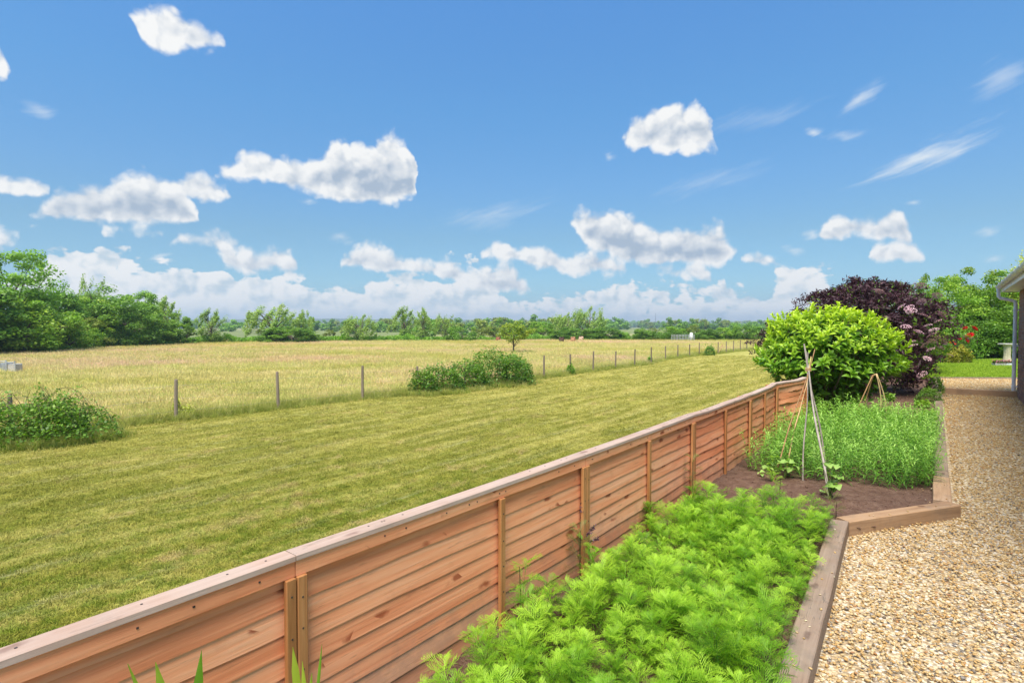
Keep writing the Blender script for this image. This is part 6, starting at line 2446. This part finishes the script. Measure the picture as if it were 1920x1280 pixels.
# small things on the bed by the gravel step
heap('dark_dwarf_shrub', [(1752, 737, 706, 32)], 59, 1500, 0.035, GREEN['dark'], 'small dark dwarf shrub on the corner of the gravel step', arches=3, z=ZS, stemr=.004)
heap('heather', [(1741, 754, 727, 48)], 60, 2600, 0.022, GREEN['dark'], 'low dark needle leaved shrub between the crop and the gravel step', arches=4, z=ZS, stemr=.003)
heap('young_perennial', [(1728, 764, 750, 26)], 61, 160, 0.06, GREEN['bright'], 'small light green plant on the soil below the dark low shrub', arches=5, z=ZS, stemr=.003)
heap('grassy_clump', [(1742, 792, 772, 30)], 62, 260, 0.06, GREEN['mid'], 'tuft of green beside the edging timber behind the crop', arches=10, z=ZS, stemr=.002)
heap('foxglove_seedling', [(1668, 752, 738, 16)], 63, 90, 0.07, GREEN['mid'], 'small pale weed right of the short orange tripod', arches=6, z=ZS, stemr=.003)

# salvia with dark seed spikes at the second batten
sb = P(1092, 1046, ZS)
sb = sb + (Vector((0, 0, EYE)) - sb) * 0.0 + FNRM * max(0, 0.14 - fence_off(sb.x, sb.y))
sb.x = (1094 - 960) / FPX * sb.y
sb = sb + FNRM * max(0, 0.12 - fence_off(sb.x, sb.y))
sal = tag(empty('salvia', sb), 'lone plant with dark purple seed spikes and heart shaped leaves against the fence', 'plant')
M['spike'] = leaf_mat('purple_spikes', (0.05, 0.02, 0.03), (0.12, 0.05, 0.07), (0.24, 0.13, 0.15), trans=0.1)
q = np.random.default_rng(47)
for (bx, by), (tx, ty) in (((1092, 1040), (1090, 940)), ((1095, 1010), (1114, 986)), ((1097, 1020), (1122, 1008)), ((1086, 1010), (1073, 964))):
    a = PD(bx, by, sb.y - .02) - sb
    b = PD(tx, ty, sb.y - .05) - sb
    mb = MB(); mb.tube([Vector((0, 0, 0)), a, b], [0.003, 0.0025, 0.0015], 5); mb.build('stem', M['bean'], sal)
    n = 60
    t = q.uniform(0.35, 1, n)
    Pn = np.array(a)[None] * (1 - t)[:, None] + np.array(b)[None] * t[:, None] + q.normal(0, .006, (n, 3))
    V, F, T = leaf_cloud(Pn, q, 0.013, 0.7, 0.2)
    obj_np('seed_spike', V, F, M['spike'], sal, T)
for px, py, s in ((1086, 998, .7), (1106, 1026, .95), (1085, 1040, .7), (1092, 1044, .5), (1102, 1018, .5)):
    lo = link(bpy.data.objects.new('leaf', broad_leaf(0.085, 0.06, GREEN['bright'], .6)), sal)
    lo.location = PD(px - 6, py, sb.y - 0.03) - sb
    lo.rotation_euler = (q.uniform(-.6, .2), q.uniform(0, .6), q.uniform(-.9, .4))
    lo.scale = (s, s, s)

# sword leaved plants at the bottom of the picture, close to the camera
M['iris'] = leaf_mat('sword_leaves', (0.10, 0.22, 0.02), (0.20, 0.40, 0.035), (0.45, 0.55, 0.06), rough=0.4, trans=0.35, per_instance=0.4)


def sword(tip, foot, w, name, parent, seed, tint):
    r = random.Random(seed)
    V, F, T = [], [], []
    d = tip - foot
    side = Vector((0.95, 0.35 + r.uniform(-.25, .25), 0)).normalized()
    n = 16
    for i in range(n + 1):
        t = i / n
        p = foot + d * t + Vector((d.x * 0.25, d.y * .25, 0)) * (t * t - t)
        ww = w * 0.75 * min(1, (1 - t) * 7.0 + 0.02)
        V += [p - side * ww, p + Vector((0, -.002, 0)), p + side * ww]
        T += [tint + .1 * t] * 3
        if i:
            a, b = 3 * (i - 1), 3 * i
            F += [(a, a + 1, b + 1, b), (a + 1, a + 2, b + 2, b + 1)]
    return obj_np(name, [tuple(v) for v in V], F, M['iris'], parent, T, True)


for foot, tips, lab in ((P(330, 1620, ZS), ((240, 1243, 1.34, .010, .6), (292, 1240, 1.32, .021, .5), (378, 1218, 1.36, .016, .5), (275, 1300, 1.28, .018, .4), (345, 1310, 1.3, .018, .5)), 'sword leaved plant at the bottom edge before the nearest fence panel'),
                        (P(575, 1560, ZS), ((549, 1212, 1.62, .015, .95), (567, 1238, 1.6, .010, .9), (585, 1260, 1.58, .012, .8), (604, 1206, 1.64, .006, .6), (560, 1290, 1.55, .014, .8)), 'yellowing sword leaved plant at the bottom edge below the first panel joint')):
    foot = Vector((foot.x, max(foot.y, 0.9), ZS))
    if fence_off(foot.x, foot.y) < 0.15:
        foot = foot + FNRM * (0.2 - fence_off(foot.x, foot.y))
    o = tag(empty('sword_leaf_plant', foot), lab, 'plant')
    for i, (px, py, d, w, tn) in enumerate(tips):
        sword(PD(px, py, d) - foot, Vector((0.02 * math.sin(i * 2), 0.02 * math.cos(i * 2), 0)), w, 'leaf', o, i, tn)

# ------------------------------------------------------------------ the air
def haze():
    mb = MB()
    mb.box(-3600, 3600, -60, 3800, ZF - 1.6, 70.0)
    m = bpy.data.materials.new('haze')
    m.use_nodes = True
    w = NT(m.node_tree)
    w.n.clear()
    out = w.new('ShaderNodeOutputMaterial')
    v = w.new('ShaderNodeVolumePrincipled')
    v.inputs['Color'].default_value = (0.72, 0.88, 1.0, 1)
    v.inputs['Density'].default_value = 0.00042
    v.inputs['Anisotropy'].default_value = 0.3
    w.link(v.outputs[0], out.inputs['Volume'])
    tag(mb.build('haze', m), kind='stuff')


haze()
